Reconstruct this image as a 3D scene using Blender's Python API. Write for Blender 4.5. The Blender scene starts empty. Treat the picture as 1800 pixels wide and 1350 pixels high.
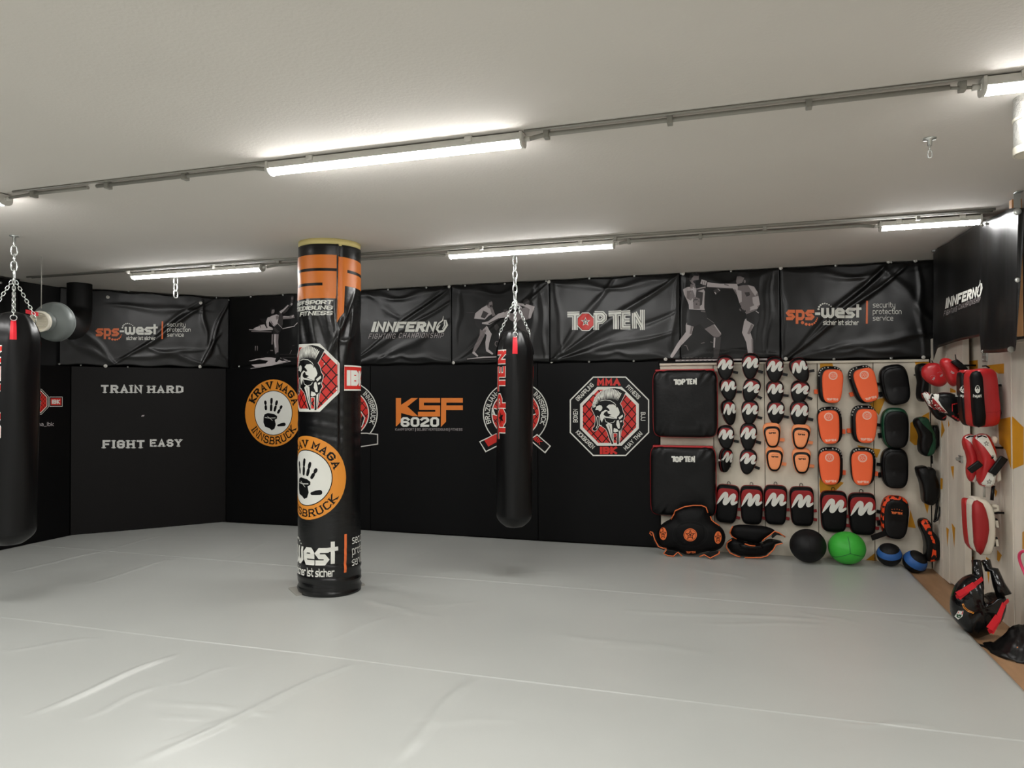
import bpy, bmesh, math, random
from mathutils import Vector, Matrix, noise
from mathutils.bvhtree import BVHTree
random.seed(7)
PI = math.pi
sc = bpy.context.scene
C = sc.collection

# ------------------------------------------------------------------ camera
FPX, YAW, PITCH, ROLL, EYE = 1260.39, -0.30547, 0.01481, 0.003569, 1.67
fwd = Vector((math.sin(YAW)*math.cos(PITCH), math.cos(YAW)*math.cos(PITCH), math.sin(PITCH)))
rgt = Vector((math.cos(YAW), -math.sin(YAW), 0)); dwn = fwd.cross(rgt)
R2 = math.cos(ROLL)*rgt + math.sin(ROLL)*dwn
D2 = -math.sin(ROLL)*rgt + math.cos(ROLL)*dwn
cam = bpy.data.objects.new('camera', bpy.data.cameras.new('camera')); C.objects.link(cam)
cam.data.sensor_width = 36; cam.data.lens = 36*FPX/1800; cam.data.clip_start = .05
m = Matrix((R2, -D2, -fwd)).transposed().to_4x4(); m.translation = (0, 0, EYE)
cam.matrix_world = m; sc.camera = cam

# ------------------------------------------------------------------ world, exposure, lamps behind the photographer
w = bpy.data.worlds.new('world'); sc.world = w; w.use_nodes = True
w.node_tree.nodes['Background'].inputs[0].default_value = (.02, .02, .02, 1)
w.node_tree.nodes['Background'].inputs[1].default_value = .1
sc.view_settings.view_transform = 'Standard'; sc.view_settings.look = 'None'
sc.view_settings.exposure = 0.2; sc.view_settings.gamma = 1; sc.view_settings.use_curve_mapping = False
LAMP = 66.0          # emission of the batten diffusers
CEIL, BACKY, RX, RX2, LX = 2.98, 7.95, 1.80, 1.885, -7.70
for (lx, ly) in [(-5.25, .85), (-1.75, .85), (1.3, .85), (-5.25, -1.75), (-1.75, -1.75), (1.0, -1.75)]:
    ld = bpy.data.lights.new('ceiling_batten_light', 'AREA'); ld.shape = 'RECTANGLE'; ld.size = 1.45; ld.size_y = .1
    ld.energy = 66; ld.color = (1, .99, .965)
    lo = bpy.data.objects.new('ceiling_batten_light', ld); lo.location = (lx, ly, CEIL-.09); C.objects.link(lo)

# ------------------------------------------------------------------ pixel -> point on a real plane
def ray(px, py):
    return R2*(px-900) + D2*(py-675) + fwd*FPX
def P(px, py, **k):
    (a, v), = k.items(); i = 'xyz'.index(a); d = ray(px, py); o = Vector((0, 0, EYE))
    return o + d*((v-o[i])/d[i])
def Pn(px, py, pt, n):
    d = ray(px, py); o = Vector((0, 0, EYE)); return o + d*((Vector(pt)-o).dot(n)/d.dot(n))

# ------------------------------------------------------------------ materials
def lin(c):
    return tuple(((x/255)/12.92 if x/255 <= .04045 else ((x/255+.055)/1.055)**2.4) for x in c)+(1,)
MATS = {}
def mat(name, col, rough=.5, spec=.5, metal=0, bump=0, bscale=20, detail=3, var=0, vscale=3, coat=0, stretch=None, emit=0):
    if name in MATS: return MATS[name]
    m = bpy.data.materials.new(name); m.use_nodes = True; nt = m.node_tree; N = nt.nodes; L = nt.links
    b = N['Principled BSDF']; c = lin(col)
    b.inputs['Base Color'].default_value = c; b.inputs['Roughness'].default_value = rough
    b.inputs['Specular IOR Level'].default_value = spec; b.inputs['Metallic'].default_value = metal
    b.inputs['Coat Weight'].default_value = coat; b.inputs['Coat Roughness'].default_value = .15
    tc = N.new('ShaderNodeTexCoord'); mp = N.new('ShaderNodeMapping'); L.new(tc.outputs['Object'], mp.inputs[0])
    if stretch: mp.inputs['Scale'].default_value = stretch
    n1 = N.new('ShaderNodeTexNoise'); n1.inputs['Scale'].default_value = vscale; n1.inputs['Detail'].default_value = 5
    L.new(mp.outputs[0], n1.inputs[0])
    if var:
        r = N.new('ShaderNodeMapRange'); r.inputs[1].default_value = .3; r.inputs[2].default_value = .7
        r.inputs[3].default_value = 1-var; r.inputs[4].default_value = 1+var*.5
        mx = N.new('ShaderNodeMix'); mx.data_type = 'RGBA'; mx.blend_type = 'MULTIPLY'; mx.inputs[0].default_value = 1
        mx.inputs[6].default_value = c; L.new(n1.outputs[0], r.inputs[0]); L.new(r.outputs[0], mx.inputs[7])
        L.new(mx.outputs[2], b.inputs['Base Color'])
    if bump:
        n2 = N.new('ShaderNodeTexNoise'); n2.inputs['Scale'].default_value = bscale; n2.inputs['Detail'].default_value = detail
        L.new(mp.outputs[0], n2.inputs[0]); bp = N.new('ShaderNodeBump'); bp.inputs['Strength'].default_value = bump
        bp.inputs['Distance'].default_value = .01; L.new(n2.outputs[0], bp.inputs['Height']); L.new(bp.outputs[0], b.inputs['Normal'])
    if emit:
        b.inputs['Emission Color'].default_value = (1, .99, .97, 1); b.inputs['Emission Strength'].default_value = emit
    MATS[name] = m; return m
M_ceil = mat('painted_ceiling', (214, 209, 202), .85, .2, bump=.12, bscale=60, var=.04, vscale=.8)
M_mat = mat('grey_mat_vinyl', (174, 176, 172), .33, .4, bump=.05, bscale=6, var=.035, vscale=1.2)
M_wood = mat('brown_laminate', (168, 132, 98), .5, .4, var=.22, vscale=9, stretch=(1, .18, 1))
M_wall = mat('dark_wall_paint', (30, 30, 31), .8)
M_backroom = mat('pale_wall_paint', (120, 118, 114), .85)
M_pad = mat('black_padding_vinyl', (9, 9, 10), .5, .14, bump=.06, bscale=5)
M_padb = mat('dark_brown_padding_vinyl', (14, 12, 12), .5, .16, bump=.06, bscale=5)
M_ban = mat('black_banner_vinyl', (8, 8, 8), .34, .36, bump=.10, bscale=9, detail=4)
M_wrap = mat('black_wrap_vinyl', (9, 10, 11), .26, .5, bump=.12, bscale=11, stretch=(1, 1, 2.5))
M_leather = mat('black_leather', (8, 8, 9), .36, .26, bump=.12, bscale=28)
M_leather_matt = mat('matt_black_leather', (8, 8, 9), .55, .16, bump=.12, bscale=40)
M_bag = mat('black_bag_vinyl', (9, 9, 10), .33, .3, bump=.08, bscale=10)
M_board = mat('white_painted_board', (222, 213, 196), .6, .3, bump=.1, bscale=30, var=.16, vscale=5, stretch=(1, 1, .45))
M_boardr = mat('white_painted_door', (226, 218, 204), .6, .3, bump=.1, bscale=30, var=.16, vscale=5, stretch=(1, 1, .35))
M_yellow = mat('yellow_paint', (214, 150, 32), .55, .3, var=.1, vscale=6)
M_chrome = mat('zinc_steel', (205, 208, 205), .28, .5, metal=.9)
M_white = mat('print_white', (222, 222, 214), .4, .4)
M_orange = mat('print_orange', (224, 124, 44), .4, .4)
M_orange2 = mat('print_salmon_orange', (226, 112, 58), .4, .4)
M_amber = mat('print_amber', (220, 140, 48), .42, .4)
M_red = mat('print_red', (200, 42, 34), .42, .4)
M_black = mat('print_black', (8, 8, 9), .42, .25)
M_g1 = mat('print_light_grey', (176, 168, 168), .4, .4)
M_pale = mat('print_pale_grey', (204, 204, 200), .5, .3)
M_g2 = mat('print_mid_grey', (118, 110, 110), .4, .4)
M_g3 = mat('print_dark_grey', (54, 50, 50), .4, .4)
M_g4 = mat('print_charcoal', (24, 23, 24), .4, .4)
M_coral = mat('coral_orange_foam', (255, 112, 68), .5, .2, bump=.04, bscale=20)
M_peach = mat('pale_orange_leather', (255, 160, 106), .5, .35)
M_gloss = mat('glossy_black_vinyl', (9, 9, 10), .16, .5, bump=.25, bscale=22)
M_rough_red = mat('red_leather', (178, 30, 34), .36, .5, bump=.12, bscale=18)
M_strap_red = mat('red_strap', (205, 34, 46), .5, .3)
M_dkred = mat('dark_red_panel', (150, 26, 28), .5, .4)
M_grey = mat('grey_fan_plastic', (112, 118, 116), .4, .4)
M_plastic = mat('white_lamp_housing', (205, 203, 196), .4, .4)
M_conduit = mat('grey_conduit', (150, 148, 140), .5, .4)
M_foam = mat('yellow_foam', (222, 206, 140), .7, .2, var=.05)
M_cream = mat('cream_leather', (222, 216, 200), .4, .4, bump=.06)
M_green = mat('green_ball_rubber', (62, 176, 60), .45, .35, bump=.03, bscale=60)
M_dkgreen = mat('dark_green_leather', (10, 66, 42), .35, .5, bump=.1)
M_blue = mat('blue_ball_rubber', (44, 92, 158), .5, .35, bump=.05, bscale=60)
M_ball = mat('black_ball_rubber', (20, 20, 21), .5, .25, bump=.05, bscale=50)
M_duct = mat('black_duct_cloth', (8, 8, 8), .6, .3, bump=.15, bscale=15)
M_foil = mat('crinkled_white_foil', (180, 179, 174), .4, .5, bump=.9, bscale=60, detail=5)
M_timber = mat('raw_timber', (190, 140, 92), .6, .3, var=.2, vscale=8, stretch=(4, 4, .5))
M_pink = mat('pink_rubber', (226, 70, 110), .4, .4)
M_lamp = mat('lamp_diffuser', (240, 240, 235), .5, emit=LAMP)

# ------------------------------------------------------------------ objects
def tag(o, label=None, cat=None, group=None, kind=None):
    if label: o['label'] = label
    if cat: o['category'] = cat
    if group: o['group'] = group
    if kind: o['kind'] = kind
    return o
def empty(name, loc=(0, 0, 0), rot=(0, 0, 0), **k):
    o = bpy.data.objects.new(name, None); C.objects.link(o); o.location = loc; o.rotation_euler = rot; o.empty_display_size = .05
    return tag(o, **k)
def link(name, me, parent=None, **k):
    o = bpy.data.objects.new(name, me); C.objects.link(o)
    if parent is not None: o.parent = parent
    return tag(o, **k)
def obj(name, bm, mats, parent=None, smooth=False, bevel=0, recalc=True, **k):
    if recalc: bmesh.ops.recalc_face_normals(bm, faces=bm.faces)
    me = bpy.data.meshes.new(name); bm.to_mesh(me); bm.free()
    for x in (mats if isinstance(mats, (list, tuple)) else [mats]): me.materials.append(x)
    if smooth: me.polygons.foreach_set('use_smooth', [True]*len(me.polygons))
    o = link(name, me, parent, **k)
    if bevel:
        b = o.modifiers.new('bevel', 'BEVEL'); b.width = bevel; b.segments = 2; b.limit_method = 'ANGLE'
    return o
def copy_tree(o, parent=None):
    c = o.copy(); C.objects.link(c)
    if parent is not None: c.parent = parent
    for ch in [x for x in o.children]:
        copy_tree(ch, c)
    return c
def bbox(bm, lo, hi, mi=0):
    vs = [bm.verts.new((x, y, z)) for x in (lo[0], hi[0]) for y in (lo[1], hi[1]) for z in (lo[2], hi[2])]
    for f in ((0, 1, 3, 2), (4, 6, 7, 5), (0, 4, 5, 1), (2, 3, 7, 6), (0, 2, 6, 4), (1, 5, 7, 3)):
        bm.faces.new([vs[i] for i in f]).material_index = mi
    return vs
def box(name, lo, hi, m_, parent=None, **k):
    bm = bmesh.new(); bbox(bm, lo, hi); return obj(name, bm, m_, parent, **k)
def prism(bm, pts, mi=0):
    """pts: front ring (list of 3D) ; second ring given too"""
    a, b = pts; va = [bm.verts.new(p) for p in a]; vb = [bm.verts.new(p) for p in b]; n = len(a)
    f1 = bm.faces.new(va); f2 = bm.faces.new(vb[::-1])
    fs = [f1, f2]+[bm.faces.new((va[i], vb[i], vb[(i+1) % n], va[(i+1) % n])) for i in range(n)]
    for f in fs: f.material_index = mi
def tube(bm, pts, r, closed=False, n=8, mi=0, cap=True):
    pts = [Vector(p) for p in pts]; N = len(pts); rings = []
    up = None
    for i, p in enumerate(pts):
        a = pts[(i-1) % N] if (closed or i > 0) else p; b = pts[(i+1) % N] if (closed or i < N-1) else p
        t = (b-a).normalized()
        if up is None: up = t.orthogonal().normalized()
        up = (up-t*up.dot(t)); up = up.normalized() if up.length > 1e-6 else t.orthogonal().normalized()
        s = t.cross(up); rr = r[i] if isinstance(r, (list, tuple)) else r
        rings.append([bm.verts.new(p+(up*math.cos(2*PI*k/n)+s*math.sin(2*PI*k/n))*rr) for k in range(n)])
    for i in range(N if closed else N-1):
        A, B = rings[i], rings[(i+1) % N]
        sh = 0
        if closed and i == N-1:
            sh = min(range(n), key=lambda q: (A[0].co-B[q].co).length)
        for k in range(n):
            f = bm.faces.new((A[k], A[(k+1) % n], B[(k+1+sh) % n], B[(k+sh) % n])); f.material_index = mi; f.smooth = True
    if cap and not closed:
        bm.faces.new(rings[0][::-1]).material_index = mi; bm.faces.new(rings[-1]).material_index = mi
def lathe(bm, prof, n=40, mi=0, wob=None, axis='z'):
    rings = []
    for (r, z) in prof:
        ring = []
        for k in range(n):
            a = 2*PI*k/n; rr = r+(wob(a, z) if wob else 0)
            co = (rr*math.cos(a), rr*math.sin(a), z) if axis == 'z' else (rr*math.cos(a), z, rr*math.sin(a))
            ring.append(bm.verts.new(co))
        rings.append(ring)
    for A, B in zip(rings, rings[1:]):
        for k in range(n):
            f = bm.faces.new((A[k], A[(k+1) % n], B[(k+1) % n], B[k])); f.smooth = True; f.material_index = mi
    bm.faces.new(rings[0]).material_index = mi; bm.faces.new(rings[-1][::-1]).material_index = mi
def link_loop(c, up, side, L, W):
    pts = []
    for k in range(12):
        a = 2*PI*k/12; pts.append(c+side*(W/2*math.cos(a))+up*(W/2*math.sin(a)+(L/2-W/2)*(1 if math.sin(a) > 1e-6 else -1 if math.sin(a) < -1e-6 else 0)))
    return pts
def chain(bm, a, b, L=.045, W=.026, r=.0035):
    a, b = Vector(a), Vector(b); d = (b-a); n = max(1, round(d.length/(L*.78))); u = d.normalized()
    s = u.orthogonal().normalized(); t = u.cross(s); st = d.length/n
    for i in range(n):
        tube(bm, link_loop(a+u*(st*(i+.5)), u, s if i % 2 else t, st/.78, W), r, True, 6)

# ------------------------------------------------------------------ surfaces that prints are laid on
class Flat:
    def __init__(s, o, u, n, disp=None): s.o, s.u, s.n, s.disp = Vector(o), Vector(u).normalized(), Vector(n).normalized(), disp
    def map(s, a, b, off): return s.o+s.u*a+Vector((0, 0, b))+s.n*((s.disp(a, b) if s.disp else 0)+off)
    def px(s, x, y):
        p = Pn(x, y, s.o, s.n)-s.o; return p.dot(s.u), p.z
class Cyl:
    def __init__(s, c, r, f=None):
        s.c = Vector((c[0], c[1], 0)); t = Vector((-c[0], -c[1], 0)).normalized(); s.t, s.r = t, Vector((-t.y, t.x, 0)); s.R = r; s.f = f
        s.D = s.c.length
    def map(s, a, z, off):
        R = s.R+(s.f(a, z) if s.f else 0)+off; ph = a/s.R
        return s.c+(s.t*math.cos(ph)+s.r*math.sin(ph))*R+Vector((0, 0, z))
    def px(s, x, y):
        d = ray(x, y); dh = Vector((d.x, d.y, 0)); k = dh.length; dh /= k
        b = s.c.dot(dh); disc = s.R**2-(s.D**2-b*b); t = b-math.sqrt(max(disc, 0)); q = dh*t-s.c
        return math.atan2(q.dot(s.r), q.dot(s.t))*s.R, EYE+d.z*t/k
class Cast:
    """front (-Y side) of a local mesh"""
    def __init__(s, me):
        bm = bmesh.new(); bm.from_mesh(me); s.b = BVHTree.FromBMesh(bm); bm.free()
    def map(s, a, b, off):
        h = s.b.ray_cast(Vector((a, -3, b)), Vector((0, 1, 0)))
        if h[0] is None:
            n = s.b.find_nearest(Vector((a, 0, b)))[0]; return Vector((a, n.y-off, b))
        return Vector((a, h[0].y-off, b))

# ------------------------------------------------------------------ lettering: strokes on a 4 x 6 grid
G = dict(
 A="02 28 42|14 34", B="02 08 38 47 46 35 05|35 44 43 32 02", C="47 38 18 07 03 12 32 43", D="02 08 28 47 43 22 02", E="48 08 02 42|05 35",
 F="48 08 02|05 35", G="47 38 18 07 03 12 32 43 45 25", H="02 08|42 48|05 45", I="08 02", J="48 43 32 12 03", K="02 08|48 05 42", L="08 02 42",
 M="02 08 24 48 42", N="02 08 42 48", O="12 03 07 18 38 47 43 32 12", P="02 08 38 47 45 34 04", R="02 08 38 47 46 35 05|25 42",
 S="47 38 18 07 06 15 35 44 43 32 12 03", T="08 48|28 22", U="08 03 12 32 43 48", V="08 22 48", W="08 12 25 32 48", X="02 48|08 42",
 Y="08 25 48|25 22", Z="08 48 02 42", a="16 36 45 42 12 03 14 44", b="08 02 32 43 45 36 06", c="46 16 05 03 12 42", e="42 12 03 05 16 36 45 44 04", h="02 08|06 36 45 42",
 i="02 06|08 07", k="02 08|46 04 42", m="02 06 56 65 62|36 32", n="02 06 36 45 42", o="12 03 05 16 36 45 43 32 12", p="00 06 36 45 43 32 02",
 r="02 06 36", s="46 16 05 14 34 43 32 02", t="18 13 22 32|06 36", u="06 03 12 42|46 42", v="06 22 46", w="06 03 12 22 33 36|33 42 52 63 66", y="06 03 12 42|46 41 30 10")
G.update({'_': "01 41", '-': "05 35", '|': "09 00", '0': G['O'], '2': "07 18 38 47 46 03 02 42", '6': "47 38 18 07 03 12 32 43 44 35 05"})
def glyph(ch):
    st = [[(int(p[0]), int(p[1])-2) for p in s.split()] for s in G[ch].split('|')]
    return st, max(p[0] for s in st for p in s)

class Art:
    def __init__(s, surf, tf=None, o=(0, 0), k=1.0):
        """coordinates are photo pixels (crop origin o, crop scale k) unless tf is given"""
        s.surf = surf; s.it = []; s.mats = []
        s.tf = tf or (lambda x, y: surf.px(o[0]+x/k, o[1]+y/k))
        s.flip = -1 if tf is None else 1
    def _add(s, pts, m_, lay):
        if m_ not in s.mats: s.mats.append(m_)
        s.it.append((lay, s.mats.index(m_), [s.tf(*p) for p in pts]))
    def poly(s, pts, m_, lay=0): s._add(pts, m_, lay)
    def stroke(s, pts, w, m_, lay=0, closed=False, rnd=False):
        n = len(pts); V = [Vector(p) for p in pts]; ws = w if isinstance(w, (list, tuple)) else [w]*n
        if closed and (V[0]-V[-1]).length < 1e-6: V = V[:-1]; n -= 1
        L, Rr = [], []
        for i in range(n):
            a = V[i-1] if (i or closed) else None; b = V[(i+1) % n] if (i < n-1 or closed) else None
            d1 = (V[i]-a).normalized() if a is not None else None; d2 = (b-V[i]).normalized() if b is not None else None
            d1 = d1 or d2; d2 = d2 or d1; n1 = Vector((-d1.y, d1.x)); n2 = Vector((-d2.y, d2.x)); mm = (n1+n2)
            mm = mm.normalized() if mm.length > .1 else n1
            q = min(1/max(mm.dot(n1), .3), 2.0)*ws[i]/2
            L.append(V[i]+mm*q); Rr.append(V[i]-mm*q)
        for i in range(n if closed else n-1):
            j = (i+1) % n; s._add([L[i], L[j], Rr[j], Rr[i]], m_, lay)
        if rnd:
            for p, ww in zip(V, ws): s.disc(p.x, p.y, ww/2, ww/2, m_, lay, 10)
    def disc(s, x, y, rx, ry, m_, lay=0, n=48):
        s._add([(x+rx*math.cos(2*PI*k/n), y+ry*math.sin(2*PI*k/n)) for k in range(n)], m_, lay)
    def ring(s, x, y, rx, ry, w, m_, lay=0, n=48, a0=0, a1=2*PI):
        p = [(x+rx*math.cos(a0+(a1-a0)*k/n), y+ry*math.sin(a0+(a1-a0)*k/n)) for k in range(n+1)]
        s.stroke(p, w, m_, lay, closed=abs(a1-a0-2*PI) < 1e-6)
    def text(s, t, x0, y0, W, H, wt, m_, lay=1, shear=0, rot=0, gap=None, serif=False, at=None):
        """left end x0, baseline y0, total width W, cap height H in the art's units; wt: stroke weight in grid units"""
        gap = (1.0+wt) if gap is None else gap; adv = []; x = 0
        for ch in t:
            if ch == ' ': x += 2.6; adv.append(None); continue
            g, gw = glyph(ch); adv.append((g, x, gw)); x += gw+gap
        tot = x-gap+wt; sx = W/tot; sy = H/(6+wt); f = s.flip
        cr, sr = math.cos(rot), math.sin(rot)
        def tr(gx, gy):
            u = (gx+wt/2)*sx; v = (gy+wt/2)*sy; u += shear*v
            v *= f
            return (x0+u*cr-v*sr, y0+u*sr+v*cr)
        if at: tr = at(sx, sy, wt, tot)
        for a in adv:
            if not a: continue
            g, ox, gw = a
            for st in g:
                for q in s.offs(st, wt, ox): s._add([tr(*p) for p in q], m_, lay)
                if serif:
                    for e, o_ in ((st[0], st[1]), (st[-1], st[-2])):
                        if e[1] in (0, 6) and abs(e[1]-o_[1]) > 1.5:
                            yy = e[1]+(-wt*.12 if e[1] == 0 else wt*.12); hw = wt*.5+.75; hh = wt*.22
                            s._add([tr(ox+e[0]-hw, yy-hh), tr(ox+e[0]+hw, yy-hh), tr(ox+e[0]+hw, yy+hh), tr(ox+e[0]-hw, yy+hh)], m_, lay)
    def offs(s, st, wt, ox):
        V = [Vector((p[0]+ox, p[1])) for p in st]; n = len(V); closed = (V[0]-V[-1]).length < 1e-6 and n > 3; out = []
        if closed: V = V[:-1]; n -= 1
        L, Rr = [], []
        for i in range(n):
            a = V[i-1] if (i or closed) else None; b = V[(i+1) % n] if (i < n-1 or closed) else None
            d1 = (V[i]-a).normalized() if a is not None else None; d2 = (b-V[i]).normalized() if b is not None else None
            e = Vector((0, 0))
            if d1 is None: d1 = d2; e = -d2*wt/2
            if d2 is None: d2 = d1; e = d1*wt/2
            n1 = Vector((-d1.y, d1.x)); n2 = Vector((-d2.y, d2.x)); mm = n1+n2; mm = mm.normalized() if mm.length > .1 else n1
            q = min(1/max(mm.dot(n1), .3), 1.9)*wt/2; L.append(V[i]+mm*q+e); Rr.append(V[i]-mm*q+e)
        for i in range(n if closed else n-1):
            j = (i+1) % n; out.append([L[i], L[j], Rr[j], Rr[i]])
        return out
    def arc(s, t, cx, cy, rx, ry, a0, a1, H, wt, m_, lay=1, inward=False, serif=False):
        """lettering along an arc; angles in degrees, 0 = right, 90 = up; inward: tops face the centre"""
        f = s.flip
        def at(sx, sy, w_, tot):
            def tr(gx, gy):
                k = (gx+w_/2)/tot; a = math.radians(a0+(a1-a0)*k); v = (gy+w_/2)*H/(6+w_)
                q = -v if inward else v
                return (cx+(rx+q)*math.cos(a), cy+f*(ry+q*ry/rx)*math.sin(a))
            return tr
        s.text(t, 0, 0, 1, H, wt, m_, lay, serif=serif, at=at)
    def build(s, name, parent=None, grid=None, off=.0015, step=.0004, solid=None, **k):
        bm = bmesh.new()
        for i, (lay, mi, pts) in enumerate(s.it):
            c = [p for j, p in enumerate(pts) if (Vector(p)-Vector(pts[j-1])).length > 1e-6]
            if len(c) < 3: continue
            try:
                f = bm.faces.new([bm.verts.new((p[0], p[1], off+lay*step+(i % 40)*2e-6)) for p in c]); f.material_index = mi
            except ValueError: pass
        bmesh.ops.triangulate(bm, faces=[f for f in bm.faces if len(f.verts) > 4])
        if grid:
            gu, gv = grid if isinstance(grid, tuple) else (grid, grid)
            for ax, g in ((0, gu), (1, gv)):
                if not g: continue
                lo = min(v.co[ax] for v in bm.verts); hi = max(v.co[ax] for v in bm.verts); q = math.floor(lo/g)+1
                while q*g < hi:
                    co = Vector((0, 0, 0)); co[ax] = q*g; no = Vector((0, 0, 0)); no[ax] = 1
                    bmesh.ops.bisect_plane(bm, geom=bm.verts[:]+bm.edges[:]+bm.faces[:], plane_co=co, plane_no=no); q += 1
        for v in bm.verts: v.co = s.surf.map(v.co.x, v.co.y, v.co.z)
        return obj(name, bm, s.mats, parent, recalc=False, **k)

# ---- shared drawings; T maps drawing coordinates onto the art
def sub(art, T):
    b = Art(art.surf, tf=lambda x, y: art.tf(*T(x, y))); b.it, b.mats, b.flip = art.it, art.mats, -1; return b
def clipseg(a, b, poly):
    a, b = Vector(a), Vector(b); t0, t1 = 0, 1; n = len(poly); cx = sum(p[0] for p in poly)/n; cy = sum(p[1] for p in poly)/n
    for i in range(n):
        p, q = Vector(poly[i]), Vector(poly[(i+1) % n]); e = q-p; nn = Vector((-e.y, e.x))
        if nn.dot(Vector((cx, cy))-p) < 0: nn = -nn
        da, db = nn.dot(a-p), nn.dot(b-p)
        if da < 0 and db < 0: return None
        if da < 0: t0 = max(t0, da/(da-db))
        if db < 0: t1 = min(t1, da/(da-db))
    return (a+(b-a)*t0, a+(b-a)*t1) if t0 < t1 else None
def fence(a, poly, step, w, lay):
    xs = [p[0] for p in poly]; ys = [p[1] for p in poly]; x0, x1, y0, y1 = min(xs), max(xs), min(ys), max(ys); h = y1-y0
    k = x0-h
    while k < x1+h:
        for s_ in (1, -1):
            c = clipseg((k, y0), (k+s_*h*.87, y1), poly)
            if c: a.stroke([c[0], c[1]], w, M_black, lay)
        k += step
def octo(cx, cy, r, q=.415):
    return [(cx+x*r, cy+y*r) for x, y in ((-q, -1), (q, -1), (1, -q), (1, q), (q, 1), (-q, 1), (-1, q), (-1, -q))]
def helmet(a, L=4):
    """warrior helmet with a mohawk crest, in the octagon drawing's own 1275-wide coordinates"""
    p = a.poly
    sil = [(415, 590), (432, 520), (462, 440), (505, 385), (575, 345), (650, 322), (720, 316), (795, 332), (862, 372), (835, 430), (800, 500), (785, 520), (810, 560), (828, 630), (848, 662), (842, 705), (825, 755), (838, 790), (815, 830), (800, 900), (788, 985), (768, 1058), (748, 1058), (752, 912), (700, 908), (697, 1056), (678, 1054), (650, 990), (622, 900), (600, 856), (560, 828), (515, 802), (498, 830), (478, 868), (455, 882), (428, 870), (425, 845), (452, 820), (462, 760), (462, 690), (438, 640)]
    a.stroke(sil, 11, M_white, L, closed=True); p(sil, M_black, L+1)
    rr = random.Random(3); outer = []; inner = []
    for i in range(53):
        t = i/52; an = math.radians(188-146*t); jag = (14 if i % 2 else -4)*(.6+.6*rr.random())
        outer.append((642+(206+jag)*math.cos(an)+8*t, 545-(216+jag)*math.sin(an)))
        inner.append((636+158*math.cos(an), 552-(82+18*t)*math.sin(an)))
    p(outer+inner[::-1], M_white, L+2)
    for i in range(1, 52, 2):
        o_, n_ = Vector(outer[i-1]), Vector(inner[i]); f_ = .35+.5*rr.random()
        a.stroke([tuple(n_), tuple(n_.lerp(o_, f_))], [13, 2], M_black, L+3)
        a.stroke([outer[i-1], tuple(o_.lerp(n_, .25+.3*rr.random()))], [7, 2], M_black, L+3)
    a.stroke([(478, 520), (520, 488), (590, 474), (660, 482), (715, 515), (735, 545)], 7, M_white, L+3)
    p([(608, 565), (640, 535), (700, 531), (745, 560), (765, 585), (784, 640), (774, 668), (750, 690), (745, 722), (700, 706), (640, 683), (676, 668), (630, 650), (618, 622), (652, 612), (640, 590)], M_white, L+3)
    p([(735, 540), (748, 535), (745, 575), (735, 570)], M_black, L+4)
    p([(460, 606), (478, 560), (515, 540), (545, 548), (556, 575), (546, 605), (520, 624), (498, 604)], M_white, L+3)
    p([(530, 735), (522, 680), (545, 632), (592, 604), (625, 612), (578, 640), (570, 668), (600, 690), (650, 694), (742, 726), (640, 712), (582, 706), (562, 735), (548, 770)], M_white, L+3)
    a.stroke([(585, 715), (600, 758), (650, 780), (700, 768), (722, 742)], 7, M_white, L+3)
    p([(600, 800), (630, 775), (680, 790), (686, 880), (694, 1035), (664, 965), (634, 872)], M_white, L+3)
    a.stroke([(640, 800), (662, 880), (684, 985)], 6, M_black, L+4)
    a.stroke([(470, 850), (492, 800), (478, 705), (492, 684), (512, 702), (512, 800), (548, 815)], 8, M_white, L+3)
    p([(744, 745), (768, 735), (784, 795), (786, 848), (762, 852), (738, 800)], M_white, L+3)
    p([(706, 842), (750, 856), (772, 884), (722, 902), (700, 890)], M_white, L+3)
    p([(765, 706), (822, 664), (826, 692), (800, 716), (782, 732)], M_white, L+3)
    p([(786, 748), (820, 738), (812, 762), (790, 768)], M_white, L+3)
    p([(772, 890), (796, 860), (786, 965), (770, 1035)], M_white, L+3)
def octagon_emblem(a, ringed=True):
    """drawing coordinates: centre (648, 690), half width 520"""
    cx, cy = 648, 688
    if ringed:
        a.poly(octo(cx, cy, 524), M_white, 0); a.poly(octo(cx, cy, 508), M_black, 1)
        a.text('MMA', 482, 284, 312, 96, 2.2, M_red, 2, gap=2.6); a.text('IBK', 522, 1186, 226, 98, 2.2, M_red, 2, gap=2.6)
        r45 = PI/4
        a.text('GRAPPLING', 236, 494, 300, 58, 1.1, M_white, 2, rot=-r45, gap=1.6); a.text('FITNESS', 862, 310, 225, 58, 1.1, M_white, 2, rot=r45, gap=1.6)
        a.text('KICKBOXEN', 200, 905, 310, 58, 1.1, M_white, 2, rot=r45, gap=1.6); a.text('MUAY THAI', 868, 1142, 310, 58, 1.1, M_white, 2, rot=-r45, gap=1.6)
        a.text('BOXEN', 230, 768, 175, 62, 1.1, M_white, 2, rot=-PI/2, gap=1.6); a.text('BJJ', 1060, 634, 112, 62, 1.1, M_white, 2, rot=PI/2, gap=1.8)
    a.poly(octo(cx, cy, 388), M_white, 2); red = octo(cx, cy, 350); a.poly(red, M_red, 3); fence(a, red, 112, 13, 4)
    helmet(a, 5)
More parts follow.
